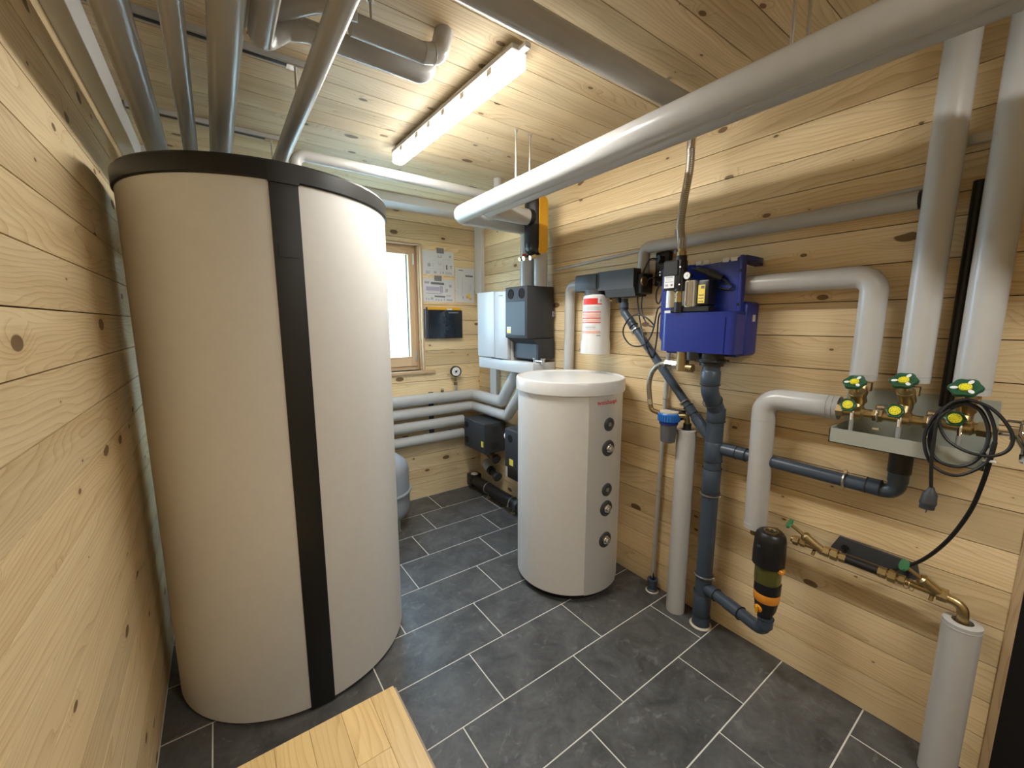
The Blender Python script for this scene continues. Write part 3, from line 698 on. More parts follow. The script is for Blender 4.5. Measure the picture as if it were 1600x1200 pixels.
# lower pair of black pump boxes
def vent_box(label, x0, x1, y0, y1, z0, z1, holes, lab_y, lab_z, lw, slots):
    t = thing('pump_box', label, 'pump', ((x0 + x1) / 2, (y0 + y1) / 2, z0), 'low black pump boxes')
    MB().box((x0, y0, z0), (x1, y1, z1), 0.010, 3).build('shell', EPP, t)
    for y, z in holes: MB().lathe([(0.030, 0.0), (0.030, 0.0015), (0.024, 0.0018), (0, 0.0016)], (x0, y, z), (-1, 0, 0), 24).build('hole_dark_disc', DARKDEPTH, t)  # shallow disc coloured near-black for the shade inside each hole
    if slots:
        for zz in (z1 - 0.06, z0 + 0.06):
            for k in range(4):
                MB().box((x0 + 0.07, y0 - 0.0008, zz - 0.027 + 0.016 * k), (x0 + 0.15, y0 + 0.004, zz - 0.021 + 0.016 * k)).build('vent_slot', BLACK, t)
    slab((x0 - 0.0002, lab_y, lab_z), LW_U, LW_V, lw, 0.05, 0.0008).build('sticker', YELL, t)
    return t
vent_box('black pump box with vent slots under the pale back pipes', 1.755, 1.975, 2.825, 3.175, 0.472, 0.735, ((3.125, 0.675), (3.125, 0.54)), 2.862, 0.555, 0.035, True)
t2 = vent_box('black pump box half hidden behind the white cylinder', 1.755, 1.975, 2.18, 2.53, 0.462, 0.772, ((2.455, 0.70),), 2.44, 0.515, 0.05, False)
MB().lathe([(0.030, 0), (0.032, 0.01), (0.026, 0.022), (0, 0.024)], (1.79, 2.53, 0.70), (0, 1, 0), 20).build('white_cap', LABEL, t2)
MB().cyl((1.80, 2.53, 0.57), (1.80, 2.565, 0.57), 0.012, 12).cyl((1.80, 2.55, 0.55), (1.80, 2.55, 0.60), 0.009, 12).build('drain_cock', CHROME, t2)
bx = thing('junction_box', 'dark flat box on pale bracket low behind white cylinder', 'box', (1.96, 2.45, 0.26))
MB().box((1.90, 2.15, 0.285), (2.0, 2.70, 0.445), 0.006, 2).build('box', BLACK, bx)
MB().box((1.93, 2.12, 0.262), (2.02, 2.745, 0.283), 0.002).box((1.905, 2.702, 0.28), (2.02, 2.735, 0.455), 0.002).build('bracket', TRUNK, bx)
fpipe = thing('floor_pipe', 'black insulated pipe with steel clamps low above tiles', 'pipe', (1.885, 2.85, 0))
MB().cyl((1.885, 3.20, 0.095), (1.885, 2.33, 0.095), 0.047, 24).build('pipe', BLACK, fpipe)
MB().box((1.835, 3.19, 0.04), (1.945, 3.29, 0.155), 0.012, 2).build('corner_block', BLACK, fpipe)
MB().cyl((1.885, 3.22, 0.153), (1.885, 3.22, 0.160), 0.034, 20).build('cap', CREAM, fpipe)
MB().cyl((1.885, 2.54, 0.095), (1.885, 2.50, 0.095), 0.052, 24).build('sleeve', EPPS, fpipe)
for y in (2.98, 2.60):
    cl = MB().torus((1.885, y, 0.095), (0, 1, 0), 0.049, 0.004, 28, 6).build('pipe_clamp', STEEL, fpipe)
    MB().cyl((1.836, y, 0.075), (1.822, y, 0.07), 0.008, 8).build('clamp_screw', CHROME, cl)
    MB().cyl((1.885, y, 0.002), (1.885, y, 0.05), 0.005, 8).cyl((1.885, y, 0.0), (1.885, y, 0.004), 0.022, 14).build('clamp_foot', STEEL, cl)
for y, z, l, c in ((3.05, 0.40, 'upper pale wall elbow with red brown coupling near floor', PURPLE), (3.03, 0.24, 'lower pale wall elbow with black coupling near floor', BLACK)):
    e = thing('wall_elbow', l, 'fitting', (1.97, y, z - 0.04))
    MB().tube([(2.02, y + 0.10, z + 0.03), (1.945, y + 0.10, z + 0.03), (1.945, y + 0.01, z)], 0.042, 0.035, seg=20).build('elbow', PVCG, e)
    MB().cyl((1.945, y + 0.012, z), (1.945, y - 0.03, z - 0.01), 0.040, 20).cyl((1.945, y - 0.03, z - 0.01), (1.945, y - 0.10, z - 0.03), 0.028, 16).build('coupling', c, e)
    MB().cyl((1.945, y - 0.10, z - 0.03), (1.945, y - 0.125, z - 0.037), 0.042, 18).build('coupling_nut', EPPS, e)

# pressure gauge and plug on the top back pipe
gg = thing('pressure_gauge', 'small round white dial gauge on the topmost back wall pipe', 'gauge', (1.728, 3.262, 0.96))
MB().cyl((1.735, 3.275, 0.962), (1.735, 3.275, 1.075), 0.010, 12).build('stem', STEEL, gg)
MB().hexn((1.728, 3.27, 1.02), (1.728, 3.27, 1.045), 0.019).hexn((1.728, 3.27, 1.055), (1.728, 3.27, 1.085), 0.014).build('valve', BRASSD, gg)
MB().lathe([(0.046, 0), (0.050, 0.004), (0.050, 0.028), (0.046, 0.032), (0.042, 0.030), (0.041, 0.026), (0, 0.026)], (1.733, 3.283, 1.143), (-0.15, -1, 0), 32).build('case', BLACK, gg)
dl = MB().cyl((1.7285, 3.2572, 1.143), (1.7283, 3.2555, 1.143), 0.040, 32).build('dial', LABEL, gg)
MB().cyl((1.728, 3.2555, 1.143), (1.7276, 3.253, 1.143), 0.010, 14).prism([(1.722, 3.254, 1.143), (1.728, 3.254, 1.137), (1.752, 3.254, 1.158)], (0, -0.001, 0)).build('pointer', NAVY, dl)
vp = thing('vent_plug', 'tiny brass vent plug on topmost back wall pipe', 'plug', (1.60, 3.282, 0.962))
MB().hexn((1.60, 3.282, 0.960), (1.60, 3.282, 0.985), 0.016).build('nut', BRASSD, vp); MB().cyl((1.60, 3.282, 0.985), (1.60, 3.282, 0.998), 0.011, 12).build('cap', CHROME, vp)
ms = MB().box((1.49, 3.322, 0.50), (1.53, 3.342, 0.965), 0.001).build('mounting_rail', EPPS); tag(ms, 'dark upright wall rail behind the four pale pipes', 'rail')

# expansion vessel
ev = thing('expansion_vessel', 'grey round expansion vessel on small feet behind the tank', 'vessel', (0.905, 2.975, 0))
vr = 0.222; prof = []
for k in range(9): a = PI / 2 * k / 8; prof.append((max(1e-8, vr * math.sin(a)), 0.055 + 0.13 * (1 - math.cos(a))))
for k in range(9): a = PI / 2 * (1 - k / 8); prof.append((max(1e-8, vr * math.sin(a)), 0.615 - 0.14 * (1 - math.cos(a)) + 0.0))
prof = [(r, z) if r > 1e-6 else (0, z) for r, z in prof]
MB().lathe(prof, (0.905, 2.975, 0), seg=48, cap=False).build('shell', GREYV, ev)
MB().torus((0.905, 2.975, 0.315), (0, 0, 1), vr + 0.006, 0.011, 48, 10).build('seam_ring', GREYV, ev)
for k in range(3):
    a = math.radians(-48 + 120 * k); x, y = 0.905 + 0.15 * math.cos(a), 2.975 + 0.15 * math.sin(a)
    MB().box((x - 0.008, y - 0.015, 0.0), (x + 0.008, y + 0.015, 0.16), 0.003).cyl((x, y, 0), (x, y, 0.008), 0.02, 14).build('foot', STEEL, ev)

# papers and inverter on the back wall
BU, BVv = (1, 0, 0), (0, 0, 1)      # u x v = (0,-1,0): faces the room
def paper(label, x0, x1, z0, z1, tilt, marks, y=YB - 0.0012):
    t = thing('paper_sheet', label, 'paper', ((x0 + x1) / 2, y, (z0 + z1) / 2), 'papers taped to the back wall')
    c = Vector(((x0 + x1) / 2, y, (z0 + z1) / 2)); a = math.radians(tilt); u = Vector((math.cos(a), 0, math.sin(a))); v = Vector((-math.sin(a), 0, math.cos(a)))
    w, h = x1 - x0, z1 - z0
    slab(c, u, v, w, h, 0.0008).build('sheet', PAPER, t)
    for i, (fx, fz, fw, fh, mm) in enumerate(marks):
        slab(c + u * (fx - 0.5) * w + v * (fz - 0.5) * h + Vector((0, -0.0008 - 0.00012 * (i % 3 + 1), 0)), u, v, fw * w, fh * h, 0.0001).build('print', mm, t)
    return t, c, u, v, w, h
rnd = random.Random(3)
mk1 = [(0.15, 0.06, 0.002 + .12, 0.045, INKL), (0.16, 0.13, 0.15, 0.03, INKL), (0.38, 0.10, 0.09, 0.09, INKL), (0.55, 0.10, 0.02, 0.12, INKL), (0.64, 0.10, 0.05, 0.10, INKL), (0.82, 0.05, 0.22, 0.02, INKL), (0.82, 0.09, 0.22, 0.02, INKL), (0.80, 0.13, 0.2, 0.02, INKL),
       (0.20, 0.40, 0.09, 0.14, INKL), (0.76, 0.34, 0.045, 0.20, INK), (0.90, 0.40, 0.09, 0.02, INK), (0.90, 0.34, 0.02, 0.14, INK), (0.50, 0.50, 0.012, 0.14, INKL), (0.58, 0.50, 0.012, 0.14, INKL), (0.54, 0.44, 0.08, 0.02, INKL),
       (0.49, 0.80, 0.012, 0.12, INK), (0.59, 0.80, 0.012, 0.12, INK), (0.54, 0.745, 0.1, 0.018, INK), (0.88, 0.80, 0.07, 0.09, INKL), (0.42, 0.24, 0.5, 0.007, INKL), (0.32, 0.36, 0.006, 0.26, INKL), (0.66, 0.46, 0.006, 0.4, INKL), (0.36, 0.58, 0.1, 0.007, INKL), (0.75, 0.66, 0.2, 0.007, INKL)]
tA = paper('upper printed drawing sheet taped beside the window', 1.474, 1.772, 1.993, 2.193, 0.8, mk1)
mk2 = [(0.12, 0.82, 0.15, 0.10, INKL), (0.45, 0.80, 0.42, 0.10, INK), (0.86, 0.72, 0.08, 0.12, INKL), (0.30, 0.56, 0.42, 0.18, INKP), (0.57, 0.56, 0.10, 0.30, INKP), (0.74, 0.52, 0.08, 0.14, INKL), (0.33, 0.36, 0.5, 0.03, INKL), (0.52, 0.24, 0.34, 0.07, INK), (0.80, 0.30, 0.16, 0.03, INKL), (0.80, 0.25, 0.16, 0.02, INKL),
       (0.10, 0.12, 0.03, 0.10, INKL), (0.17, 0.11, 0.03, 0.08, INKL), (0.27, 0.14, 0.08, 0.10, INKL), (0.40, 0.10, 0.04, 0.07, INKL), (0.48, 0.09, 0.04, 0.07, INKL), (0.56, 0.09, 0.05, 0.07, INKL), (0.66, 0.11, 0.03, 0.09, INKL), (0.83, 0.10, 0.2, 0.08, INKL), (0.45, 0.43, 0.62, 0.008, INKL), (0.70, 0.60, 0.008, 0.4, INKL)]
tB = paper('lower printed plan sheet with lilac patch taped beside window', 1.472, 1.774, 1.760, 1.958, -0.5, mk2)
mk3 = [(0.30, 0.93, 0.28, 0.022, INK), (0.72, 0.78, 0.40, 0.045, INK), (0.36, 0.45, 0.012, 0.6, INKL), (0.12, 0.5, 0.008, 0.8, INKL), (0.72, 0.40, 0.015, 0.22, INKL), (0.80, 0.44, 0.015, 0.2, INKL), (0.70, 0.20, 0.17, 0.14, YELL), (0.62, 0.16, 0.12, 0.08, PINK), (0.78, 0.12, 0.14, 0.06, PINK), (0.40, 0.14, 0.05, 0.09, INKL)]
tC_ = paper('brochure with yellow flower picture hanging at the corner', 1.782, 1.978, 1.763, 2.068, -0.6, mk3, YB - 0.004)
MB().cyl((1.86, YB - 0.005, 2.055), (1.86, YB - 0.016, 2.055), 0.009, 12).build('push_pin', LABEL, tC_[0])
for (t, c, u, v, w, h), l in ((tA, ''), (tB, '')):
    slab(c + v * (h / 2 + 0.004) + u * (0.02 if t is tA[0] else -0.01) + Vector((0, -0.0012, 0)), u, v, 0.07, 0.045, 0.0008).build('tape_strip', TAPE, t)
iv = thing('solar_controller', 'glossy navy wall controller with yellow top under the papers', 'controller', (1.64, 3.31, 1.44))
MB().box((1.468, 3.305, 1.445), (1.822, 3.341, 1.695), 0.005, 2).build('back_case', BLACK, iv)
MB().box((1.498, 3.296, 1.442), (1.824, 3.307, 1.687), 0.003, 2).build('front_glass', NAVY, iv)
MB().box((1.466, 3.297, 1.442), (1.494, 3.307, 1.687), 0.003, 2).build('left_cover', EPPS, iv)
MB().box((1.490, 3.303, 1.689), (1.815, 3.341, 1.713), 0.003).build('yellow_top', YEL, iv)
MB().box((1.675, 3.301, 1.690), (1.725, 3.305, 1.704), 0.001).build('white_tab', LABEL, iv)
MB().cyl((1.485, 3.31, 1.685), (1.485, 3.31, 1.712), 0.007, 10).build('corner_screw', BLACK, iv)
slab((1.735, 3.2958, 1.668), BU, BVv, 0.10, 0.012, 0.0004).build('print', INK, iv)

# ------------------------------------------------------------------ water softener
so = thing('water_softener', 'black softener head holding a white bottle with red label', 'softener', (1.93, 1.70, 1.38))
m = MB()
hd = [(1.878, 1.935, 1.772), (1.878, 1.935, 1.870)]
m.box((1.880, 1.72, 1.768), (2.0, 1.925, 1.872), 0.012, 2)
m.build('head_left', EPPS, so)
m = MB().prism([(1.872, 1.716, 1.765), (1.872, 1.716, 1.872), (2.01, 1.716, 1.872), (2.01, 1.716, 1.765)], (0, -0.255, 0)); m.bevel(0.008, 2); m.build('head_right', EPPS, so)
m = MB().prism([(1.888, 1.455, 1.722), (1.872, 1.455, 1.768), (2.0, 1.455, 1.768), (1.98, 1.455, 1.722)], (0, 0.21, 0)); m.bevel(0.005, 1); m.build('lower_case', EPPS, so)
MB().box((1.90, 1.425, 1.735), (2.0, 1.465, 1.845), 0.006).build('end_case', BLACK, so)
MB().cyl((1.915, 1.426, 1.80), (1.915, 1.418, 1.80), 0.026, 20).build('port', BRASSD, so)
for y in (1.732, 1.712): MB().box((1.8695, y - 0.002, 1.78), (1.876, y + 0.002, 1.862)).build('groove_line', BLACK, so)
MB().cyl((1.925, 1.775, 1.742), (1.925, 1.775, 1.775), 0.072, 32).build('collar', EPPS, so)
# bottle: rounded-square section
bt = MB(); N_ = 32; rings = []
for z, k in ((1.385, 0.086), (1.388, 0.088), (1.46, 0.086), (1.475, 0.082), (1.70, 0.080), (1.735, 0.076), (1.745, 0.066)):
    rings.append([bt.bm.verts.new((1.922 + k * math.copysign(abs(math.cos(2 * PI * i / N_)) ** 0.85, math.cos(2 * PI * i / N_)), 1.770 + k * math.copysign(abs(math.sin(2 * PI * i / N_)) ** 0.85, math.sin(2 * PI * i / N_)), z)) for i in range(N_)])
for A, B in zip(rings, rings[1:]):
    for i in range(N_): bt.bm.faces.new((A[i], A[(i + 1) % N_], B[(i + 1) % N_], B[i]))
bt.bm.faces.new(rings[0][::-1]); bt.bm.faces.new(rings[-1])
bo_ = lab(bt.build('bottle', WHITEP, so), 'white resin bottle')
def bl(d0, d1, z, h, mm, lift=0.0009):
    m = MB(); n = 14
    def P_(dg, zz, e):
        a = math.radians(dg); k = 0.082 - (zz - 1.475) * 0.0089 + e
        return (1.922 + k * math.copysign(abs(math.cos(a)) ** 0.85, math.cos(a)), 1.770 + k * math.copysign(abs(math.sin(a)) ** 0.85, math.sin(a)), zz)
    rows = [[m.bm.verts.new(P_(d0 + (d1 - d0) * i / n, zz, e)) for i in range(n + 1)] for zz, e in ((z - h / 2, lift), (z + h / 2, lift), (z + h / 2, -0.002), (z - h / 2, -0.002))]
    for r_ in range(4):
        A, B = rows[r_], rows[(r_ + 1) % 4]
        for i in range(n): m.bm.faces.new((A[i], A[i + 1], B[i + 1], B[i]))
    for i in (0, n): m.bm.faces.new([rows[r_][i] for r_ in range(4)])
    m.build('label_print', mm, bo_)
bl(-204, -132, 1.706, 0.032, RED); bl(-204, -112, 1.688, 0.006, RED)
for z in (1.640, 1.604, 1.578): bl(-206, -116, z, 0.0055, RED)
bl(-202, -118, 1.621, 0.020, PINK); bl(-202, -118, 1.590, 0.012, PINK); bl(-206, -116, 1.520, 0.016, PINK)
for z in (1.670, 1.662, 1.654): bl(-200, -122, z, 0.003, INKL)
for z in (1.557, 1.548, 1.539): bl(-200, -140, z, 0.0025, INKL)
bl(-134, -116, 1.500, 0.004, INK); bl(-124, -114, 1.708, 0.014, INKL)
MB().tube([(1.925, 1.60, 1.725), (1.925, 1.60, 1.69)], 0.014, seg=14).build('outlet', BLACK, so)
MB().cyl((1.92, 1.655, 1.712), (1.90, 1.655, 1.712), 0.010, 12).build('nipple', CHROME, so)

# grey drain from the softener down to the stack
def ringed(o, spots, r):
    for p, d in spots: MB().torus(p, d, r + 0.0005, 0.0022, 28, 6).build('seal_ring', HTRING, o)
d0, d1 = Vector((1.945, 1.545, 1.605)), Vector((1.945, 1.072, 1.075))
dd = (d1 - d0).normalized()
dp = MB().tube([(1.945, 1.575, 1.715), (1.945, 1.575, 1.64), d0 - dd * -0.0, d1], 0.0215, 0.03, seg=20).build('drain_pipe', HT); tag(dp, 'slanting dark grey drain pipe from softener to vertical stack', 'pipe')
MB().cyl((1.945, 1.575, 1.690), (1.945, 1.575, 1.655), 0.0245, 20).build('socket', HT, dp)
s1 = d0.lerp(d1, 0.02); MB().cyl(s1, s1 + dd * 0.05, 0.0245, 20).build('socket', HT, dp)
s2 = d0.lerp(d1, 0.86); MB().cyl(s2, s2 + dd * 0.045, 0.025, 20).build('socket', HT, dp)
s3 = d0.lerp(d1, 0.955); MB().cyl(s3, s3 + dd * 0.07, 0.0275, 20).build('socket', HT, dp)
ringed(dp, [((1.945, 1.575, 1.66), (0, 0, 1)), (s1 + dd * 0.05, dd), (s2, dd), (s3 + dd * 0.0, dd)], 0.025)
def clamp(o, p, d, r, arm):
    c = MB().torus(p, d, r + 0.003, 0.0045, 28, 6).build('pipe_clamp', STEEL, o)
    MB().cyl(p, Vector(p) + Vector(arm), 0.004, 8).build('clamp_stud', STEEL, c)
    s = Vector(arm).cross(Vector(d)).normalized(); q_ = Vector(p) + s * (r + 0.010)
    MB().box(q_ - Vector((0.006, 0.006, 0.006)), q_ + Vector((0.006, 0.006, 0.006)), 0.001).build('clamp_lug', CHROME, c)
    return c
clamp(dp, d0.lerp(d1, 0.13), dd, 0.0215, (0.075, 0, 0)); clamp(dp, d0.lerp(d1, 0.82), dd, 0.0215, (0.075, 0, 0))

# vertical waste stack
ws = thing('waste_stack', 'vertical dark grey waste pipe from blue unit to the floor', 'pipe', (1.945, 0.99, 0))
MB().tube([(1.855, 0.985, 1.41), (1.855, 0.985, 1.255), (1.945, 0.992, 1.155), (1.945, 0.992, 0.02)], 0.039, 0.06, seg=28).build('pipe', HT, ws)
for z0, z1 in ((1.355, 1.29), (1.165, 1.10), (0.995, 0.90), (0.86, 0.74), (0.19, 0.06), (0.0, 0.055)):
    x = 1.855 if z0 > 1.2 else 1.945
    MB().lathe([(0.0405, 0), (0.0425, 0.003), (0.0425, abs(z1 - z0) - 0.003), (0.0405, abs(z1 - z0))], (x, 0.985 if x < 1.9 else 0.992, min(z0, z1)), seg=28).build('socket', HT, ws)
ringed(ws, [((1.855, 0.985, 1.29), (0, 0, 1)), ((1.895, 0.988, 1.205), (0.09, 0.007, -0.1)), ((1.945, 0.992, 1.10), (0, 0, 1)), ((1.945, 0.992, 0.90), (0, 0, 1)), ((1.945, 0.992, 0.86), (0, 0, 1)), ((1.945, 0.992, 0.74), (0, 0, 1)), ((1.945, 0.992, 0.19), (0, 0, 1)), ((1.945, 0.992, 0.055), (0, 0, 1))], 0.0425)
MB().tube([(1.945, 1.06, 1.06), (1.945, 0.992, 0.985)], 0.0265, seg=20).build('branch', HT, ws)
clamp(ws, (1.945, 0.992, 0.725), (0, 0, 1), 0.041, (0.075, 0, 0)); clamp(ws, (1.945, 0.992, 0.285), (0, 0, 1), 0.041, (0.075, 0, 0))
lab(MB().lathe([(0.044, 0.001), (0.054, 0.001), (0.044, 0.008)], (1.945, 0.992, 0.0), seg=32, cap=False).build('floor_collar', CREAM, ws), 'pale sealing ring on the tiles')
# branch to the valve tray
br = MB().tube([(1.955, 0.975, 0.966), (1.955, 0.322, 0.960), (1.955, 0.322, 1.045)], 0.0268, 0.035, seg=22).build('drain_pipe', HT); tag(br, 'horizontal dark grey drain pipe from stack to valve tray', 'pipe')
for y0, y1 in ((0.952, 0.885), (0.882, 0.84), (0.405, 0.365)): MB().cyl((1.955, y0, 0.965), (1.955, y1, 0.965), 0.0295, 22).build('socket', HT, br)
MB().cyl((1.955, 0.322, 1.005), (1.955, 0.322, 1.045), 0.0295, 22).build('socket', HT, br)
ringed(br, [((1.955, y, 0.965), (0, 1, 0)) for y in (0.885, 0.842, 0.405, 0.365)], 0.0292)
clamp(br, (1.955, 0.472, 0.962), (0, 1, 0), 0.0268, (0.07, 0, 0))
# branch to the water filter trap
b2 = MB().tube([(1.945, 0.985, 0.222), (1.885, 0.79, 0.228), (1.838, 0.655, 0.234), (1.838, 0.655, 0.31)], 0.0275, 0.045, seg=22).build('drain_pipe', HT); tag(b2, 'dark grey drain pipe with trap below the water filter', 'pipe')
MB().cyl((1.945, 0.985, 0.222), (1.922, 0.91, 0.2243), 0.0305, 22).build('socket', HT, b2); MB().cyl((1.904, 0.852, 0.2262), (1.879, 0.773, 0.2287), 0.0300, 22).build('socket', HT, b2)
MB().cyl((1.838, 0.655, 0.262), (1.838, 0.655, 0.305), 0.0305, 22).build('socket', HT, b2)
ringed(b2, [((1.922, 0.91, 0.2243), (0.06, 0.195, -0.006)), ((1.879, 0.773, 0.2287), (0.047, 0.135, -0.006)), ((1.838, 0.655, 0.303), (0, 0, 1))], 0.0305)
# condensate pipe
cp = thing('overflow_pipe', 'thin pale pipe running down the wall into floor socket', 'pipe', (2.0, 1.32, 0))
MB().tube([(2.0, 1.305, 1.42), (2.0, 1.325, 0.07)], 0.0125, seg=14).build('pipe', PVC, cp)
for z in (1.16, 0.62, 0.28): MB().torus((2.0, 1.305 + 0.02 * (1.42 - z) / 1.35, z), (0, 0, 1), 0.0135, 0.003, 18, 6).build('pipe_clip', PVCG, cp)
MB().cyl((1.995, 1.322, 0.13), (1.99, 1.315, 0.02), 0.005, 10).build('cable', BLACK, cp)
so_ = MB().lathe([(0.030, 0), (0.030, 0.012), (0.026, 0.016), (0.026, 0.05), (0.030, 0.053), (0.030, 0.075), (0.020, 0.077), (0.017, 0.04), (0, 0.04)], (1.975, 1.31, 0.0), seg=26).build('floor_socket', HT); tag(so_, 'small grey drain socket in the floor by the wall', 'drain')
MB().lathe([(0.029, 0.001), (0.038, 0.001), (0.029, 0.006)], (1.975, 1.31, 0.0), seg=28, cap=False).build('sealing_collar', CREAM, so_)

# ------------------------------------------------------------------ blue rainwater unit
bu = thing('rainwater_unit', 'bright blue wall unit with pump standing in its basin', 'water unit', (1.95, 1.08, 1.42))
m = MB().prism([(1.886, 1.290, 1.50), (1.886, 1.290, 1.845), (1.886, 1.14, 1.852), (1.886, 1.08, 1.842), (1.886, 0.935, 1.852), (1.886, 0.898, 1.866), (1.886, 0.898, 1.422), (1.886, 1.24, 1.422)], (0.016, 0, 0)); m.bevel(0.003, 1); m.build('back_panel', BLUE, bu)
m = MB(); pl = []
for k in range(9): a = PI / 2 * k / 8; pl.append((1.80 + 0.055 - 0.055 * math.sin(a), 1.245 - 0.055 + 0.055 * math.cos(a)))
pl = [(1.892, 1.245)] + pl
for k in range(5): a = PI / 2 * k / 4; pl.append((1.80 + 0.02 - 0.02 * math.cos(a), 0.868 + 0.02 - 0.02 * math.sin(a)))
pl += [(1.892, 0.868)]
m.prism([(x, y, 1.437) for x, y in pl], (0, 0, 0.178)); m.bevel(0.006, 2); m.build('basin', BLUE, bu)
m = MB(); m.prism([(x + (1.87 - x) * -0.02, y, 1.612) for x, y in pl], (0, 0, 0.010)); m.bevel(0.003, 1); m.build('basin_rim', BLUE, bu)
m = MB(); m.prism([(1.80 + (x - 1.80) * 0.88 + 0.012, 1.063 + (y - 1.063) * 0.93, 1.6235) for x, y in pl], (0, 0, 0.001)); m.build('basin_floor', plain('blue_basin_inside', (0.012, 0.025, 0.16), 0.5), bu)
m = MB().box((1.868, 0.884, 1.422), (1.904, 0.902, 1.866), 0.004).build('edge_rib', BLUE, bu)
for z in (1.80, 1.655):
    MB().cyl((1.869, 0.893, z), (1.8655, 0.893, z), 0.006, 12).build('rivet', NAVY, m)
MB().box((1.900, 0.866, 1.425), (2.022, 1.26, 1.668), 0.018, 3).build('rear_tank', BLUE, bu)
m = MB().prism([(1.888, 0.900, 1.864), (1.888, 0.884, 1.866), (1.95, 0.868, 1.862), (2.0, 0.862, 1.858), (2.022, 0.872, 1.850), (2.022, 0.905, 1.850), (1.91, 0.915, 1.860)], (0, 0, -0.022)); m.bevel(0.003, 1); m.build('hook', BLUE, bu)
slab((1.968, 0.8659, 1.595), (1, 0, 0), (0, 0, 1), 0.026, 0.03, 0.0008).build('sticker', CREAM, bu)
for y in (1.10, 1.062, 0.972, 0.935): MB().box((1.884, y - 0.016, 1.845), (1.902, y + 0.012, 1.864), 0.002).build('white_clip', LABEL, bu)
MB().box((1.806, 1.18, 1.620), (1.83, 1.215, 1.634), 0.002).build('white_clip', LABEL, bu)
MB().box((1.80, 0.905, 1.4385), (1.804, 0.908, 1.60)).build('basin_line', NAVY, bu)
# underside fittings
MB().cyl((1.855, 0.985, 1.378), (1.855, 0.985, 1.440), 0.052, 28).build('outlet_collar', BLACK, bu)
MB().lathe([(0.058, 0), (0.062, 0.004), (0.062, 0.014), (0.058, 0.018)], (1.855, 0.985, 1.392), seg=24).box((1.80, 0.93, 1.396), (1.91, 1.04, 1.406), 0.003).build('outlet_flange', BLACK, bu)
MB().cyl((1.83, 1.115, 1.345), (1.83, 1.115, 1.44), 0.030, 20).cyl((1.83, 1.06, 1.36), (1.83, 1.14, 1.36), 0.020, 16).build('inlet_body', BRASSD, bu)
MB().hexn((1.83, 1.165, 1.372), (1.83, 1.205, 1.374), 0.019).hexn((1.83, 1.14, 1.37), (1.83, 1.16, 1.37), 0.022).build('inlet_nut', CHROME, bu)
MB().cyl((1.83, 1.055, 1.40), (1.83, 1.055, 1.44), 0.038, 18).build('valve_cap', BLACK, bu)
# pump
PX = 1.835
MB().box((PX - 0.035, 0.99, 1.6245), (PX + 0.035, 1.18, 1.650), 0.004).build('pump_foot', BLACK, bu)
pm = MB().cyl((PX, 1.098, 1.648), (PX, 1.098, 1.770), 0.036, 28)
for k in range(16):
    a = 2 * PI * k / 16; d = Vector((math.cos(a), math.sin(a), 0)); t_ = Vector((-math.sin(a), math.cos(a), 0)); p = Vector((PX, 1.098, 1.655)) + d * 0.034
    pm.prism([p + t_ * 0.002, p + d * 0.011 + t_ * 0.0015, p + d * 0.011 - t_ * 0.0015, p - t_ * 0.002], (0, 0, 0.108))
pm.build('pump_motor', STEEL, bu)
MB().cyl((PX, 1.188, 1.648), (PX, 1.188, 1.735), 0.036, 28).cyl((PX, 1.188, 1.735), (PX, 1.188, 1.742), 0.030, 24).build('pump_head', STEEL, bu)
MB().box((PX - 0.025, 0.998, 1.655), (PX + 0.045, 1.052, 1.768), 0.007, 2).build('terminal_box', BLACK, bu)
slab((PX - 0.0252, 1.031, 1.705), LW_U, LW_V, 0.032, 0.082, 0.0008).build('yellow_plate', YELL, bu)
for k in range(3): slab((PX - 0.0261, 1.031, 1.69 - 0.014 * k + 0.01), LW_U, LW_V, 0.024, 0.004, 0.0004).build('plate_print', INK, bu)
slab((PX - 0.0261, 1.026, 1.735), LW_U, LW_V, 0.016, 0.012, 0.0004).build('plate_print', INK, bu)
MB().cyl((1.80, 1.135, 1.6245), (1.80, 1.135, 1.672), 0.021, 20).build('pump_neck', BLACK, bu)
MB().hexn((1.80, 1.135, 1.672), (1.80, 1.135, 1.694), 0.019).hexn((1.80, 1.135, 1.698), (1.80, 1.135, 1.716), 0.020).cyl((1.80, 1.135, 1.69), (1.80, 1.135, 1.73), 0.014, 16).build('brass_union', BRASS, bu)
sw = MB().box((1.775, 1.118, 1.728), (1.835, 1.212, 1.868), 0.008, 2).cyl((1.80, 1.135, 1.722), (1.80, 1.135, 1.885), 0.025, 20).build('pressure_switch', BLACK, bu)
MB().box((1.768, 1.130, 1.795), (1.778, 1.208, 1.864), 0.004).build('switch_cover', BLACK, sw)
slab((1.7747, 1.176, 1.770), LW_U, LW_V, 0.052, 0.062, 0.0008).build('white_label', LABEL, sw)
for k, (dy, dz, w_, h_) in enumerate(((0, 0.018, 0.038, 0.007), (0.004, 0.007, 0.030, 0.003), (0, -0.003, 0.042, 0.004), (0.012, -0.018, 0.016, 0.010), (-0.014, -0.018, 0.010, 0.010))):
    slab((1.7739, 1.176 + dy, 1.770 + dz), LW_U, LW_V, w_, h_, 0.0003).build('label_print', INKL if k != 4 else INK, sw)
for z in (1.832, 1.752): MB().cyl((1.776, 1.122, z), (1.773, 1.122, z), 0.004, 8).build('screw', CHROME, sw)
ga = MB().cyl((1.80, 1.092, 1.790), (1.783, 1.092, 1.790), 0.0185, 22).build('gauge_case', BLACK, sw)
MB().cyl((1.783, 1.092, 1.790), (1.7822, 1.092, 1.790), 0.0155, 22).build('gauge_dial', LABEL, ga)
MB().prism([(1.782, 1.094, 1.787), (1.782, 1.090, 1.785), (1.782, 1.086, 1.797)], (-0.0005, 0, 0)).build('gauge_pointer', INK, ga)
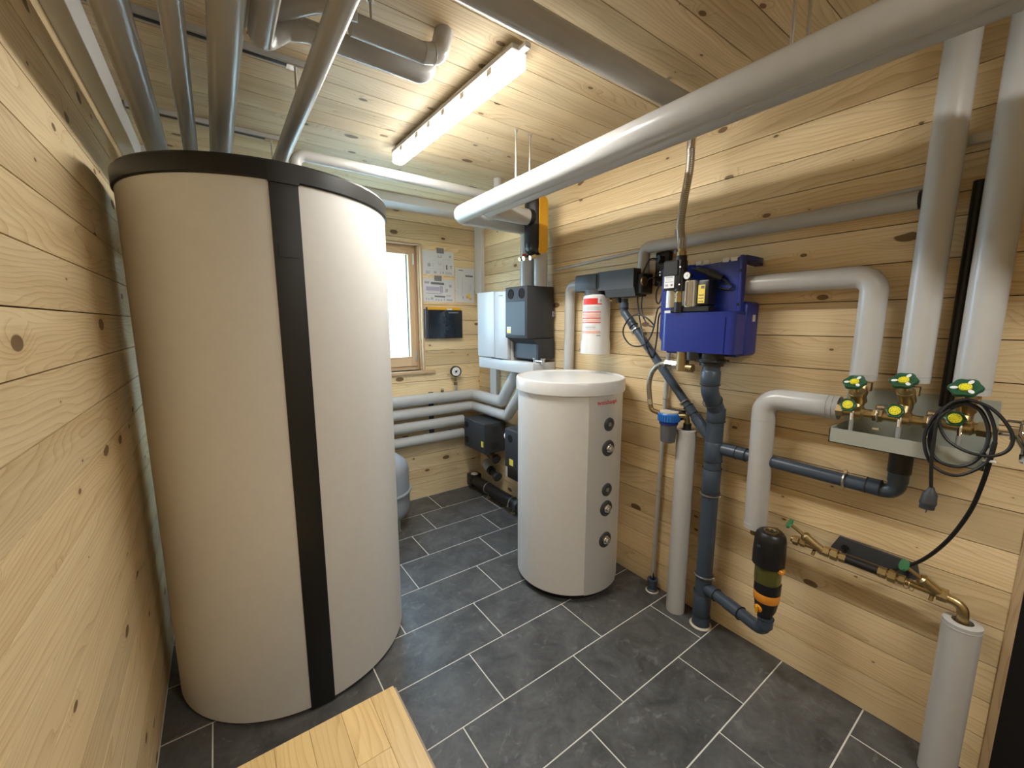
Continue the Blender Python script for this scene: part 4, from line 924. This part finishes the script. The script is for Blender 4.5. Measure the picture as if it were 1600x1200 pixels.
MB().tube([(1.83, 1.10, 1.825), (1.84, 1.05, 1.815), (1.86, 1.00, 1.785), (1.87, 0.965, 1.768), (1.872, 0.94, 1.748), (1.876, 0.925, 1.735), (1.876, 0.94, 1.722), (1.874, 1.0, 1.735), (1.87, 1.02, 1.745)], 0.0045, seg=8).build('pump_cable', RUBBER, bu)
MB().cyl((1.835, 1.08, 1.822), (1.85, 1.03, 1.803), 0.012, 14).cyl((1.85, 1.03, 1.803), (1.872, 0.975, 1.773), 0.018, 14).build('cable_plug', BLACK, bu)
# steel hoses
h1 = thing('steel_hose', 'long braided steel hose from twin pipes down to pump', 'hose', (1.80, 1.135, 1.88), 'braided steel hoses')
MB().tube(smooth([(1.80, 1.115, 2.44), (1.80, 1.120, 2.36), (1.80, 1.121, 2.26), (1.80, 1.142, 2.12), (1.80, 1.150, 2.03), (1.80, 1.143, 1.965), (1.80, 1.137, 1.93)]), 0.0175, seg=14).build('braid', HOSE, h1)
MB().cyl((1.80, 1.137, 1.965), (1.80, 1.136, 1.915), 0.0195, 16).build('ferrule', CHROME, h1); MB().cyl((1.80, 1.119, 2.395), (1.80, 1.120, 2.345), 0.0195, 16).build('ferrule', CHROME, h1)
MB().hexn((1.80, 1.135, 1.885), (1.80, 1.135, 1.905), 0.021).cyl((1.80, 1.135, 1.905), (1.80, 1.135, 1.918), 0.017, 16).build('brass_nut', BRASS, h1)
h2 = thing('steel_hose', 'short curved braided hose from blue unit to filter cup', 'hose', (1.83, 1.28, 1.1), 'braided steel hoses')
pts = [(1.83, 1.205, 1.374), (1.83, 1.235, 1.367), (1.83, 1.262, 1.350), (1.83, 1.285, 1.318), (1.83, 1.297, 1.28), (1.832, 1.300, 1.24), (1.835, 1.297, 1.20), (1.838, 1.293, 1.165)]
MB().tube(pts, 0.0125, seg=14).build('braid', HOSE, h2)
MB().cyl((1.8375, 1.294, 1.175), (1.839, 1.291, 1.148), 0.0145, 16).build('ferrule', CHROME, h2); MB().cyl((1.83, 1.20, 1.3745), (1.83, 1.225, 1.370), 0.0145, 16).build('ferrule', CHROME, h2)
MB().tube([(1.839, 1.291, 1.15), (1.842, 1.285, 1.118), (1.855, 1.245, 1.106)], 0.012, 0.02, seg=14).build('brass_elbow', BRASSD, h2)
fc = thing('filter_cup', 'small blue topped filter with smoked cup beside slim stub', 'filter', (1.875, 1.195, 0.95))
m = MB().lathe([(0.044, 0), (0.052, 0.004), (0.054, 0.04), (0.050, 0.046)], (1.875, 1.20, 1.068), seg=32)
for k in range(26):
    a = 2 * PI * k / 26; m.box((1.875 + 0.0535 * math.cos(a) - 0.002, 1.20 + 0.0535 * math.sin(a) - 0.002, 1.072), (1.875 + 0.0535 * math.cos(a) + 0.002, 1.20 + 0.0535 * math.sin(a) + 0.002, 1.106))
m.build('blue_collar', BLUEL, fc)
MB().cyl((1.875, 1.20, 1.055), (1.875, 1.20, 1.07), 0.047, 28).build('collar_ring', BLUE, fc)
MB().lathe([(0, 0), (0.028, 0), (0.037, 0.006), (0.042, 0.10)], (1.875, 1.20, 0.955), seg=28).build('cup', SMOKE, fc)
MB().cyl((1.875, 1.20, 1.112), (1.875, 1.20, 1.122), 0.046, 28).build('cap_disc', CREAM, fc)
MB().box((1.90, 1.15, 1.075), (1.95, 1.24, 1.125), 0.004).build('bracket', BLACK, fc)
MB().tube([(1.885, 1.155, 1.106), (1.915, 1.128, 1.106), (1.932, 1.128, 1.055)], 0.014, 0.02, seg=14).build('brass_elbow', BRASS, fc)
MB().cyl((1.934, 1.13, 1.062), (1.936, 1.134, 0.995), 0.020, 18).build('black_joint', BLACK, fc)

# sockets and cords
sk = thing('wall_socket', 'black double wall socket above blue unit with plugs', 'socket', (1.99, 1.36, 1.77))
MB().box((1.985, 1.325, 1.775), (2.022, 1.408, 1.955), 0.006, 2).build('case', BLACK, sk)
for z in (1.91, 1.825): MB().lathe([(0.030, 0), (0.030, 0.003), (0.024, 0.004), (0.023, -0.002), (0, -0.002)], (1.986, 1.367, z), (-1, 0, 0), 22).build('outlet', EPPS, sk)
for dz in (-0.008, 0.008): MB().cyl((1.986, 1.372, 1.84 + dz), (1.981, 1.372, 1.84 + dz), 0.004, 10).build('contact', CHROME, sk)
MB().cyl((2.008, 1.30, 1.94), (2.008, 1.30, 2.06), 0.011, 14).build('conduit_sleeve', PVCG, sk)
MB().cyl((1.985, 1.362, 1.912), (1.955, 1.372, 1.914), 0.019, 16).build('plug', BLACK, sk)
MB().cyl((1.985, 1.358, 1.80), (1.955, 1.372, 1.812), 0.017, 16).build('plug', BLACK, sk)
def cord(label, pts, r=0.0042, group='black cords beside the blue unit', parent=None, name='power_cord'):
    o = MB().tube(smooth(pts), r, seg=8).build(name, RUBBER, parent)
    if parent is None: tag(o, label, 'cable', group)
    return o
cord('black cord falling from upper socket to a point under unit', [(1.955, 1.372, 1.914), (1.94, 1.408, 1.916), (1.94, 1.438, 1.875), (1.94, 1.468, 1.802), (1.94, 1.480, 1.716), (1.94, 1.467, 1.627), (1.918, 1.429, 1.548), (1.90, 1.386, 1.468), (1.915, 1.352, 1.389), (1.93, 1.345, 1.42), (1.935, 1.338, 1.50), (1.94, 1.333, 1.62), (1.93, 1.27, 1.64)])
cord('black cord hanging in a round loop before slanting drain pipe', [(1.955, 1.372, 1.812), (1.93, 1.395, 1.815), (1.93, 1.425, 1.785), (1.93, 1.440, 1.738), (1.93, 1.444, 1.668), (1.925, 1.428, 1.615), (1.922, 1.392, 1.566), (1.925, 1.351, 1.556), (1.912, 1.378, 1.592), (1.908, 1.420, 1.615), (1.905, 1.476, 1.616), (1.905, 1.518, 1.584), (1.905, 1.543, 1.536), (1.905, 1.532, 1.492), (1.905, 1.489, 1.453), (1.905, 1.432, 1.445), (1.908, 1.387, 1.465), (1.912, 1.357, 1.514), (1.918, 1.345, 1.573), (1.925, 1.33, 1.655), (1.90, 1.25, 1.66)])
cord('short black cord loop tucked at left edge of blue unit', [(1.965, 1.325, 1.80), (1.955, 1.34, 1.793), (1.95, 1.365, 1.744), (1.95, 1.364, 1.693), (1.95, 1.347, 1.679), (1.95, 1.333, 1.712), (1.95, 1.326, 1.76)])

# ------------------------------------------------------------------ valve manifold over drip tray
tr = thing('drip_tray', 'grey green metal drip tray under the brass valve manifold', 'tray', (1.94, 0.31, 1.13))
m = MB().box((1.830, 0.120, 1.133), (1.833, 0.505, 1.188)).box((1.830, 0.120, 1.133), (2.018, 0.505, 1.136)).box((1.830, 0.502, 1.133), (2.018, 0.505, 1.188)).box((1.830, 0.120, 1.133), (2.018, 0.123, 1.188)).build('pan', GREYT, tr)
MB().box((2.012, 0.118, 1.133), (2.022, 0.512, 1.326), 0.001).build('back_plate', GREYT, tr)
MB().cyl((1.955, 0.322, 1.040), (1.955, 0.322, 1.128), 0.033, 26).lathe([(0.036, 0), (0.036, 0.012)], (1.955, 0.322, 1.118), seg=26).build('outlet_sleeve', BLACK, tr)
MX, MZ = 1.885, 1.249
mf = thing('valve_manifold', 'brass valve manifold with six green handwheels on the tray', 'valve', (MX, 0.31, 1.2))
m = MB().cyl((MX, 0.500, MZ), (MX, 0.135, MZ), 0.017, 20)
m.build('header', BRASS, mf)
for y0, y1 in ((0.505, 0.482), (0.398, 0.372), (0.268, 0.242), (0.150, 0.118)): MB().hexn((MX, y0, MZ), (MX, y1, MZ), 0.024).build('union_nut', BRASS, mf)
def wheel(parent, c, ax, R, spoked):
    ax = Vector(ax).normalized(); c = Vector(c)
    u = Vector((0, 1, 0)); u = (u - ax * u.dot(ax)).normalized(); w = ax.cross(u)
    m = MB(); n = 48
    def ring(f, h): return [m.bm.verts.new(c + ax * h + (u * math.cos(2 * PI * k / n) + w * math.sin(2 * PI * k / n)) * R * f * (1 + (0.07 * math.cos(6 * 2 * PI * k / n) if f > 0.8 else 0))) for k in range(n)]
    rs = [ring(0.86, -0.006), ring(1.0, -0.004), ring(1.03, 0.002), ring(0.97, 0.0065), ring(0.86, 0.005), ring(0.55, 0.002)]
    for A, B in zip(rs, rs[1:]):
        for k in range(n): m.bm.faces.new((A[k], A[(k + 1) % n], B[(k + 1) % n], B[k]))
    m.bm.faces.new(rs[0][::-1]); m.bm.faces.new(rs[-1])
    wh = m.build('handwheel', GREEN, parent)
    rr = R * (0.40 if spoked else 0.66)
    yd = MB().lathe([(rr, 0.0015), (rr, 0.0075), (rr * 0.92, 0.0085), (rr * 0.3, 0.0085), (rr * 0.28, 0.0105), (0, 0.0105)], c, ax, 28).build('yellow_disc', YELD, wh)
    tk_ = MB()
    for k in range(10):
        a = 2 * PI * k / 10; p = c + ax * 0.0086 + (u * math.cos(a) + w * math.sin(a)) * rr * 0.70
        tk_.cyl(p, p + ax * 0.0004, rr * 0.085, 8)
    tk_.build('disc_print', INK, wh)
    if spoked:
        for k in range(3):
            a = 2 * PI * k / 3 + 0.15; p = c + (u * math.cos(a) + w * math.sin(a)) * R * 0.66
            e1, e2 = (u * math.cos(a) + w * math.sin(a)), (-u * math.sin(a) + w * math.cos(a))
            poly = [p + ax * 0.0042 + e1 * R * 0.25 * math.cos(t) + e2 * R * 0.16 * math.sin(t) for t in [2 * PI * i / 16 for i in range(16)]]
            MB().prism(poly, ax * 0.0012).build('wheel_opening', LABEL, wh)
    return wh
UA = Vector((-0.62, 0.06, 0.78)).normalized()
for i, (y, R, wz, wx) in enumerate(((0.452, 0.0325, 1.362, 1.845), (0.324, 0.0345, 1.382, 1.845), (0.184, 0.036, 1.376, 1.84))):
    vt = MB().cyl((MX, y, MZ), (1.940, y - 0.003, 1.350), 0.021, 20).hexn((1.936, y - 0.003, 1.325), (1.942, y - 0.003, 1.356), 0.028).build('valve_body', BRASSD, mf)
    wc = Vector((wx, y, wz)); base = wc - UA * 0.095
    MB().cyl(base, wc - UA * 0.045, 0.023, 20).lathe([(0.0245, 0), (0.0245, 0.008), (0.010, 0.012)], wc - UA * 0.055, UA, 20).build('bonnet', BRASS, vt)
    MB().cyl(wc - UA * 0.05, wc, 0.007, 12).build('spindle', BRASSD, vt)
    wheel(mf, wc, UA, R, True)
    y2 = y + 0.012; fcx = Vector((1.850, y2, 1.277)); FA = Vector((-0.90, 0.02, 0.35)).normalized()
    fb = MB().cyl((MX, y2, MZ + 0.012), fcx - FA * 0.004, 0.0135, 16).build('drain_body', BRASS, mf)
    MB().lathe([(0.021, 0), (0.024, 0.004), (0.024, 0.022), (0.016, 0.03)], (MX, y2 - 0.012, MZ), (0, -1, 0), 22).build('port', BRASS, fb)
    wheel(mf, fcx, FA, 0.0235, False)
    MB().cyl((1.858, y2 - 0.012, 1.250), (1.852, y2 - 0.014, 1.225), 0.006, 10).build('drain_spout', CHROME, fb)
    MB().cyl((1.853, y2 - 0.014, 1.225), (1.853, y2 - 0.014, 1.150), 0.0065, 12).build('drip_tube', CLEAR, fb)
for y in (0.385, 0.255):
    c = MB().torus((MX, y, MZ), (0, 1, 0), 0.0225, 0.004, 24, 6).build('header_clamp', STEEL, mf)
    MB().box((MX - 0.012, y - 0.010, 1.197), (MX + 0.004, y + 0.010, 1.205), 0.001).cyl((MX, y, MZ), (2.012, y, MZ), 0.005, 8).box((MX + 0.01, y - 0.014, MZ + 0.022), (MX + 0.05, y + 0.012, MZ + 0.034), 0.003).build('clamp_lug', CHROME, c)
MB().cyl((MX, 0.118, MZ), (MX, 0.108, MZ), 0.014, 16).build('end_stub', CHROME, mf)

tp = thing('water_tap', 'small chrome tap at the right end beyond brass manifold', 'tap', (1.89, 0.06, 1.15))
MB().cyl((MX + 0.01, 0.108, MZ - 0.004), (MX + 0.01, 0.070, MZ - 0.002), 0.010, 14).build('inlet', CHROME, tp)
MB().hexn((MX + 0.01, 0.085, MZ - 0.002), (MX + 0.01, 0.070, MZ - 0.002), 0.020).cyl((MX + 0.01, 0.07, MZ), (MX - 0.03, 0.045, MZ - 0.035), 0.014, 16).cyl((MX - 0.03, 0.045, MZ - 0.03), (MX - 0.032, 0.043, MZ - 0.075), 0.015, 18).hexn((MX - 0.031, 0.044, MZ - 0.05), (MX - 0.032, 0.043, MZ - 0.07), 0.019).build('body', CHROME, tp)
MB().cyl((MX + 0.008, 0.062, MZ + 0.005), (MX + 0.004, 0.062, MZ + 0.035), 0.009, 12).build('stem', CHROME, tp)
MB().cyl((MX + 0.004, 0.095, MZ + 0.036), (MX + 0.002, 0.030, MZ + 0.036), 0.0045, 10).lathe([(0, -0.008), (0.008, -0.006), (0.009, 0), (0.008, 0.006), (0, 0.008)], (MX + 0.003, 0.062, MZ + 0.036), (0, 1, 0), 12).build('toggle_handle', CHROME, tp)

# coiled cable with plug, hung over the right handwheel
ck = thing('coiled_cable', 'black coiled cable with grey plug hanging on right handwheel', 'cable', (1.82, 0.18, 1.0))
k1 = [(1.83, 0.179, 1.336), (1.83, 0.214, 1.305), (1.83, 0.238, 1.255), (1.83, 0.242, 1.195), (1.822, 0.222, 1.147), (1.818, 0.181, 1.133), (1.818, 0.144, 1.154), (1.822, 0.123, 1.203), (1.83, 0.124, 1.262), (1.83, 0.146, 1.316)]
k2 = [(1.824, 0.183, 1.343), (1.82, 0.226, 1.304), (1.818, 0.251, 1.232), (1.815, 0.246, 1.17), (1.813, 0.221, 1.122), (1.81, 0.177, 1.107), (1.812, 0.14, 1.131), (1.815, 0.113, 1.173), (1.818, 0.107, 1.229), (1.82, 0.117, 1.284), (1.822, 0.143, 1.334)]
k3 = [(1.818, 0.173, 1.346), (1.81, 0.13, 1.331), (1.81, 0.099, 1.299), (1.81, 0.077, 1.256), (1.808, 0.078, 1.219), (1.806, 0.096, 1.195), (1.804, 0.126, 1.185), (1.806, 0.172, 1.195), (1.81, 0.21, 1.227), (1.812, 0.226, 1.286), (1.815, 0.205, 1.33)]
k4 = [(p[0] - 0.006, p[1] * 0.97 + 0.004, p[2] * 0.98 + 0.024) for p in k1]
for k in (k1, k2, k3, k4): MB().tube(smooth(k + [k[0]])[:-1], 0.0045, seg=8, closed=True).build('loop', RUBBER, ck)
MB().tube(smooth([(1.815, 0.205, 1.31), (1.81, 0.228, 1.273), (1.808, 0.229, 1.2), (1.806, 0.227, 1.137), (1.81, 0.219, 1.049)]), 0.0048, seg=8).build('plug_lead', RUBBER, ck)
pg = MB().lathe([(0.007, 0.0), (0.010, -0.010), (0.018, -0.022), (0.0195, -0.045), (0.0205, -0.050), (0.0205, -0.056), (0.0185, -0.060), (0.0185, -0.072), (0, -0.073)], (1.81, 0.218, 1.054), (0, -0.06, 1), 22).build('plug', EPPS, ck)
for s_ in (-1, 1): MB().cyl((1.81 + 0.006 * s_, 0.2225, 0.984), (1.81 + 0.006 * s_, 0.2235, 0.968), 0.0022, 8).build('plug_pin', CHROME, pg)
MB().tube(smooth([(1.818, 0.107, 1.229), (1.82, 0.110, 1.179), (1.84, 0.118, 1.093), (1.87, 0.136, 0.985), (1.90, 0.175, 0.86), (1.93, 0.229, 0.753), (1.95, 0.29, 0.682), (1.955, 0.315, 0.668)]), 0.0058, seg=10).build('meter_lead', RUBBER, ck)
MB().box((1.812, 0.098, 1.166), (1.822, 0.126, 1.174), 0.002).build('cable_tie', LABEL, ck)

# black pipe strip and rail behind the right-hand pipe
o = MB().cyl((2.005, 0.240, 1.29), (2.005, 0.240, 2.02), 0.017, 16).build('black_pipe', BLACK); tag(o, 'thin black upright pipe against wall behind right pale pipe', 'pipe')
o = MB().box((2.0, 0.12, 2.135), (2.024, 0.36, 2.165), 0.001).build('wall_rail', STEEL); tag(o, 'short steel rail on wall behind the tall pale pipes', 'rail')

# ------------------------------------------------------------------ water filter
FX, FY = 1.838, 0.660
wf_ = thing('water_filter', 'black and orange backwash filter with olive bowl on wall', 'filter', (FX, FY, 0.30))
MB().lathe([(0.050, 0.545), (0.0605, 0.552), (0.061, 0.60), (0.0585, 0.665), (0.054, 0.688), (0.046, 0.697), (0.028, 0.699)], (FX, FY + 0.006, 0), seg=40).build('head', BLACK, wf_)
MB().lathe([(0.028, 0.697), (0.028, 0.703), (0.024, 0.703), (0.021, 0.695), (0, 0.693)], (FX, FY + 0.006, 0), seg=28).build('brass_cap', BRASS, wf_)
MB().lathe([(0.049, 0.470), (0.051, 0.478), (0.051, 0.548)], (FX, FY + 0.003, 0), seg=36).build('bowl', AMBER, wf_)
MB().lathe([(0.048, 0.425), (0.0505, 0.430), (0.0505, 0.474)], (FX, FY, 0), seg=36).build('black_band', BLACK, wf_)
for k in range(5):
    a = PI + math.radians(-34 + 17 * k + 8); c = Vector((FX + 0.0508 * math.cos(a), FY + 0.0508 * math.sin(a), 0.455)); u = Vector((-math.sin(a), math.cos(a), 0)); nrm = Vector((math.cos(a), math.sin(a), 0)); vv = Vector((0, 0, 1))
    m = slab(c - nrm * 0.0012, -u, vv, 0.007 if k % 2 else 0.010, 0.010, 0.0016).build('scale_mark', LABEL, wf_)
MB().lathe([(0.0465, 0.388), (0.049, 0.392), (0.0505, 0.425), (0.049, 0.430)], (FX, FY, 0), seg=36).build('orange_band', ORANGE, wf_)
MB().lathe([(0.026, 0.295), (0.028, 0.315), (0.040, 0.345), (0.0465, 0.390)], (FX, FY, 0), seg=32).build('lower_body', BLACK, wf_)
kb = MB().lathe([(0.017, 0), (0.017, 0.008), (0.014, 0.010), (0, 0.010)], (FX - 0.036, FY + 0.012, 0.356), (-0.95, 0.2, -0.25), 22).build('drain_knob', ORANGE, wf_)
MB().box((FX - 0.060, FY + 0.010, 0.338), (FX - 0.044, FY + 0.018, 0.372), 0.003).build('knob_grip', YEL, kb)
MB().box((FX - 0.030, FY - 0.062, 0.540), (FX + 0.0, FY - 0.040, 0.558), 0.004).build('orange_clip', ORANGE, wf_)
MB().cyl((FX + 0.05, FY + 0.006, 0.64), (1.945, FY + 0.02, 0.652), 0.022, 18).cyl((1.945, FY + 0.02, 0.652), (1.945, 0.765, 0.630), 0.022, 18).build('wall_flange', BRASSD, wf_)
slab((FX - 0.0602, FY + 0.025, 0.645), LW_U, LW_V, 0.014, 0.012, 0.0012).build('emblem_print', EPPS, wf_)

# meter line with the two inclined valves
mt = thing('water_meter_line', 'brass pipe run with two green lever valves and black tube', 'pipe', (1.93, 0.36, 0.62))
LX, LZ = 1.93, 0.657
MB().cyl((LX, 0.62, LZ), (LX, 0.43, LZ), 0.012, 16).cyl((LX, 0.335, LZ), (LX, 0.155, LZ - 0.004), 0.012, 16).build('brass_pipe', BRASS, mt)
for y0, y1, r in ((0.612, 0.592, 0.020), (0.585, 0.568, 0.017), (0.505, 0.485, 0.020), (0.480, 0.458, 0.023), (0.452, 0.432, 0.019), (0.335, 0.312, 0.020), (0.306, 0.285, 0.023), (0.278, 0.262, 0.018), (0.180, 0.155, 0.023)): MB().hexn((LX, y0, LZ), (LX, y1, LZ), r).build('union_nut', BRASS, mt)
MB().cyl((LX, 0.434, LZ), (LX, 0.333, LZ), 0.0165, 20).build('black_tube', BLACK, mt)
m = MB().prism([(1.99, 0.500, 0.655), (1.99, 0.475, 0.714), (1.99, 0.245, 0.704), (1.99, 0.232, 0.650), (1.99, 0.26, 0.640), (1.99, 0.30, 0.652), (1.99, 0.46, 0.652)], (0.012, 0, 0)); m.bevel(0.004, 1); m.build('mounting_plate', EPPS, mt)
for y in (0.452, 0.268): MB().cyl((1.991, y, 0.675), (1.984, y, 0.675), 0.012, 16).cyl((LX, y, LZ), (1.995, y, LZ), 0.006, 8).build('plate_bolt', BLACK, mt)
def yvalve(y, wy, wz):
    a = Vector((LX, y, LZ)); w = Vector((LX - 0.035, wy, wz)); d = (w - a).normalized(); L_ = (w - a).length
    vb = MB().cyl(a - d * 0.012, a + d * L_ * 0.50, 0.0175, 18).lathe([(0.020, 0), (0.020, 0.010), (0.012, 0.016)], a + d * L_ * 0.46, d, 18).build('valve_body', BRASS, mt)
    MB().cyl(a + d * L_ * 0.5, w, 0.0065, 10).build('spindle', BRASS, vb)
    u = Vector((-1, 0, 0)); u = (u - d * u.dot(d)).normalized(); v_ = d.cross(u)
    poly = [w + (u * math.cos(2 * PI * i / 24) * 0.030 + v_ * math.sin(2 * PI * i / 24) * 0.017) for i in range(24)]
    m = MB().prism(poly, d * 0.008); m.bevel(0.002, 1); m.build('green_lever', GREENL, vb)
    MB().cyl(a + V(-0.005, 0.02, -0.012), a + V(-0.012, 0.022, -0.03), 0.006, 10).build('drain_plug', BRASSD, vb)
yvalve(0.515, 0.618, 0.735); yvalve(0.170, 0.262, 0.728)
MB().torus((LX - 0.004, 0.252, LZ - 0.004), (0.4, 0.9, 0.1), 0.020, 0.0012, 24, 5).torus((LX - 0.004, 0.243, LZ - 0.006), (0.2, 0.95, -0.2), 0.019, 0.0012, 24, 5).build('seal_wire', BRASS, mt)
MB().tube([(LX, 0.160, LZ - 0.004), (LX, 0.118, LZ - 0.010), (LX + 0.002, 0.112, 0.550)], 0.0155, 0.03, seg=16).build('brass_elbow', BRASS, mt)

# ------------------------------------------------------------------ planked wooden top in the foreground
wb_ = thing('planked_platform', 'pale glued wood board top at the bottom edge before tank', 'platform', (0.05, 0.75, 0))
cx0, cx1, cy0, cy1, cz = -0.243, 0.355, 0.36, 1.128, 0.45
xs = [cx0, -0.14, -0.055, 0.03, 0.115, 0.200, 0.285, cx1]
rnd = random.Random(11)
for i, (a, b) in enumerate(zip(xs, xs[1:])):
    cuts = [cy1]
    y = cy1 - rnd.choice([0.18, 0.30, 0.42, 0.55])
    while y > cy0 + 0.08: cuts.append(y); y -= rnd.choice([0.36, 0.5])
    cuts.append(cy0)
    for y1, y0 in zip(cuts, cuts[1:]):
        o = MB().box((a + 0.0003, y0 + 0.0003, cz - 0.014), (b - 0.0003, y1 - 0.0003, cz), 0.0006)
        bm = o.bm; c = Vector(((a + b) / 2, (y0 + y1) / 2, cz))
        me = o.mesh('plank', WOODP, c); ob = bpy.data.objects.new('plank', me); COL.objects.link(ob); ob.parent = wb_; ob.location = c - WLOC[wb_.name]
MB().box((cx0, cy0, cz - 0.030), (cx1 + 0.010, cy1 + 0.006, cz - 0.0155), 0.001).build('core_layer', WOODE, wb_)
MB().box((cx0, cy0, cz - 0.044), (cx1 + 0.002, cy1, cz - 0.031), 0.001).build('under_layer', WOODE, wb_)
for x, y in ((cx0 + 0.03, cy0 + 0.03), (cx1 - 0.05, cy0 + 0.03), (cx0 + 0.03, cy1 - 0.05), (cx1 - 0.05, cy1 - 0.05)):
    MB().box((x - 0.022, y - 0.022, 0), (x + 0.022, y + 0.022, cz - 0.044), 0.003).build('leg', WOODZ, wb_)
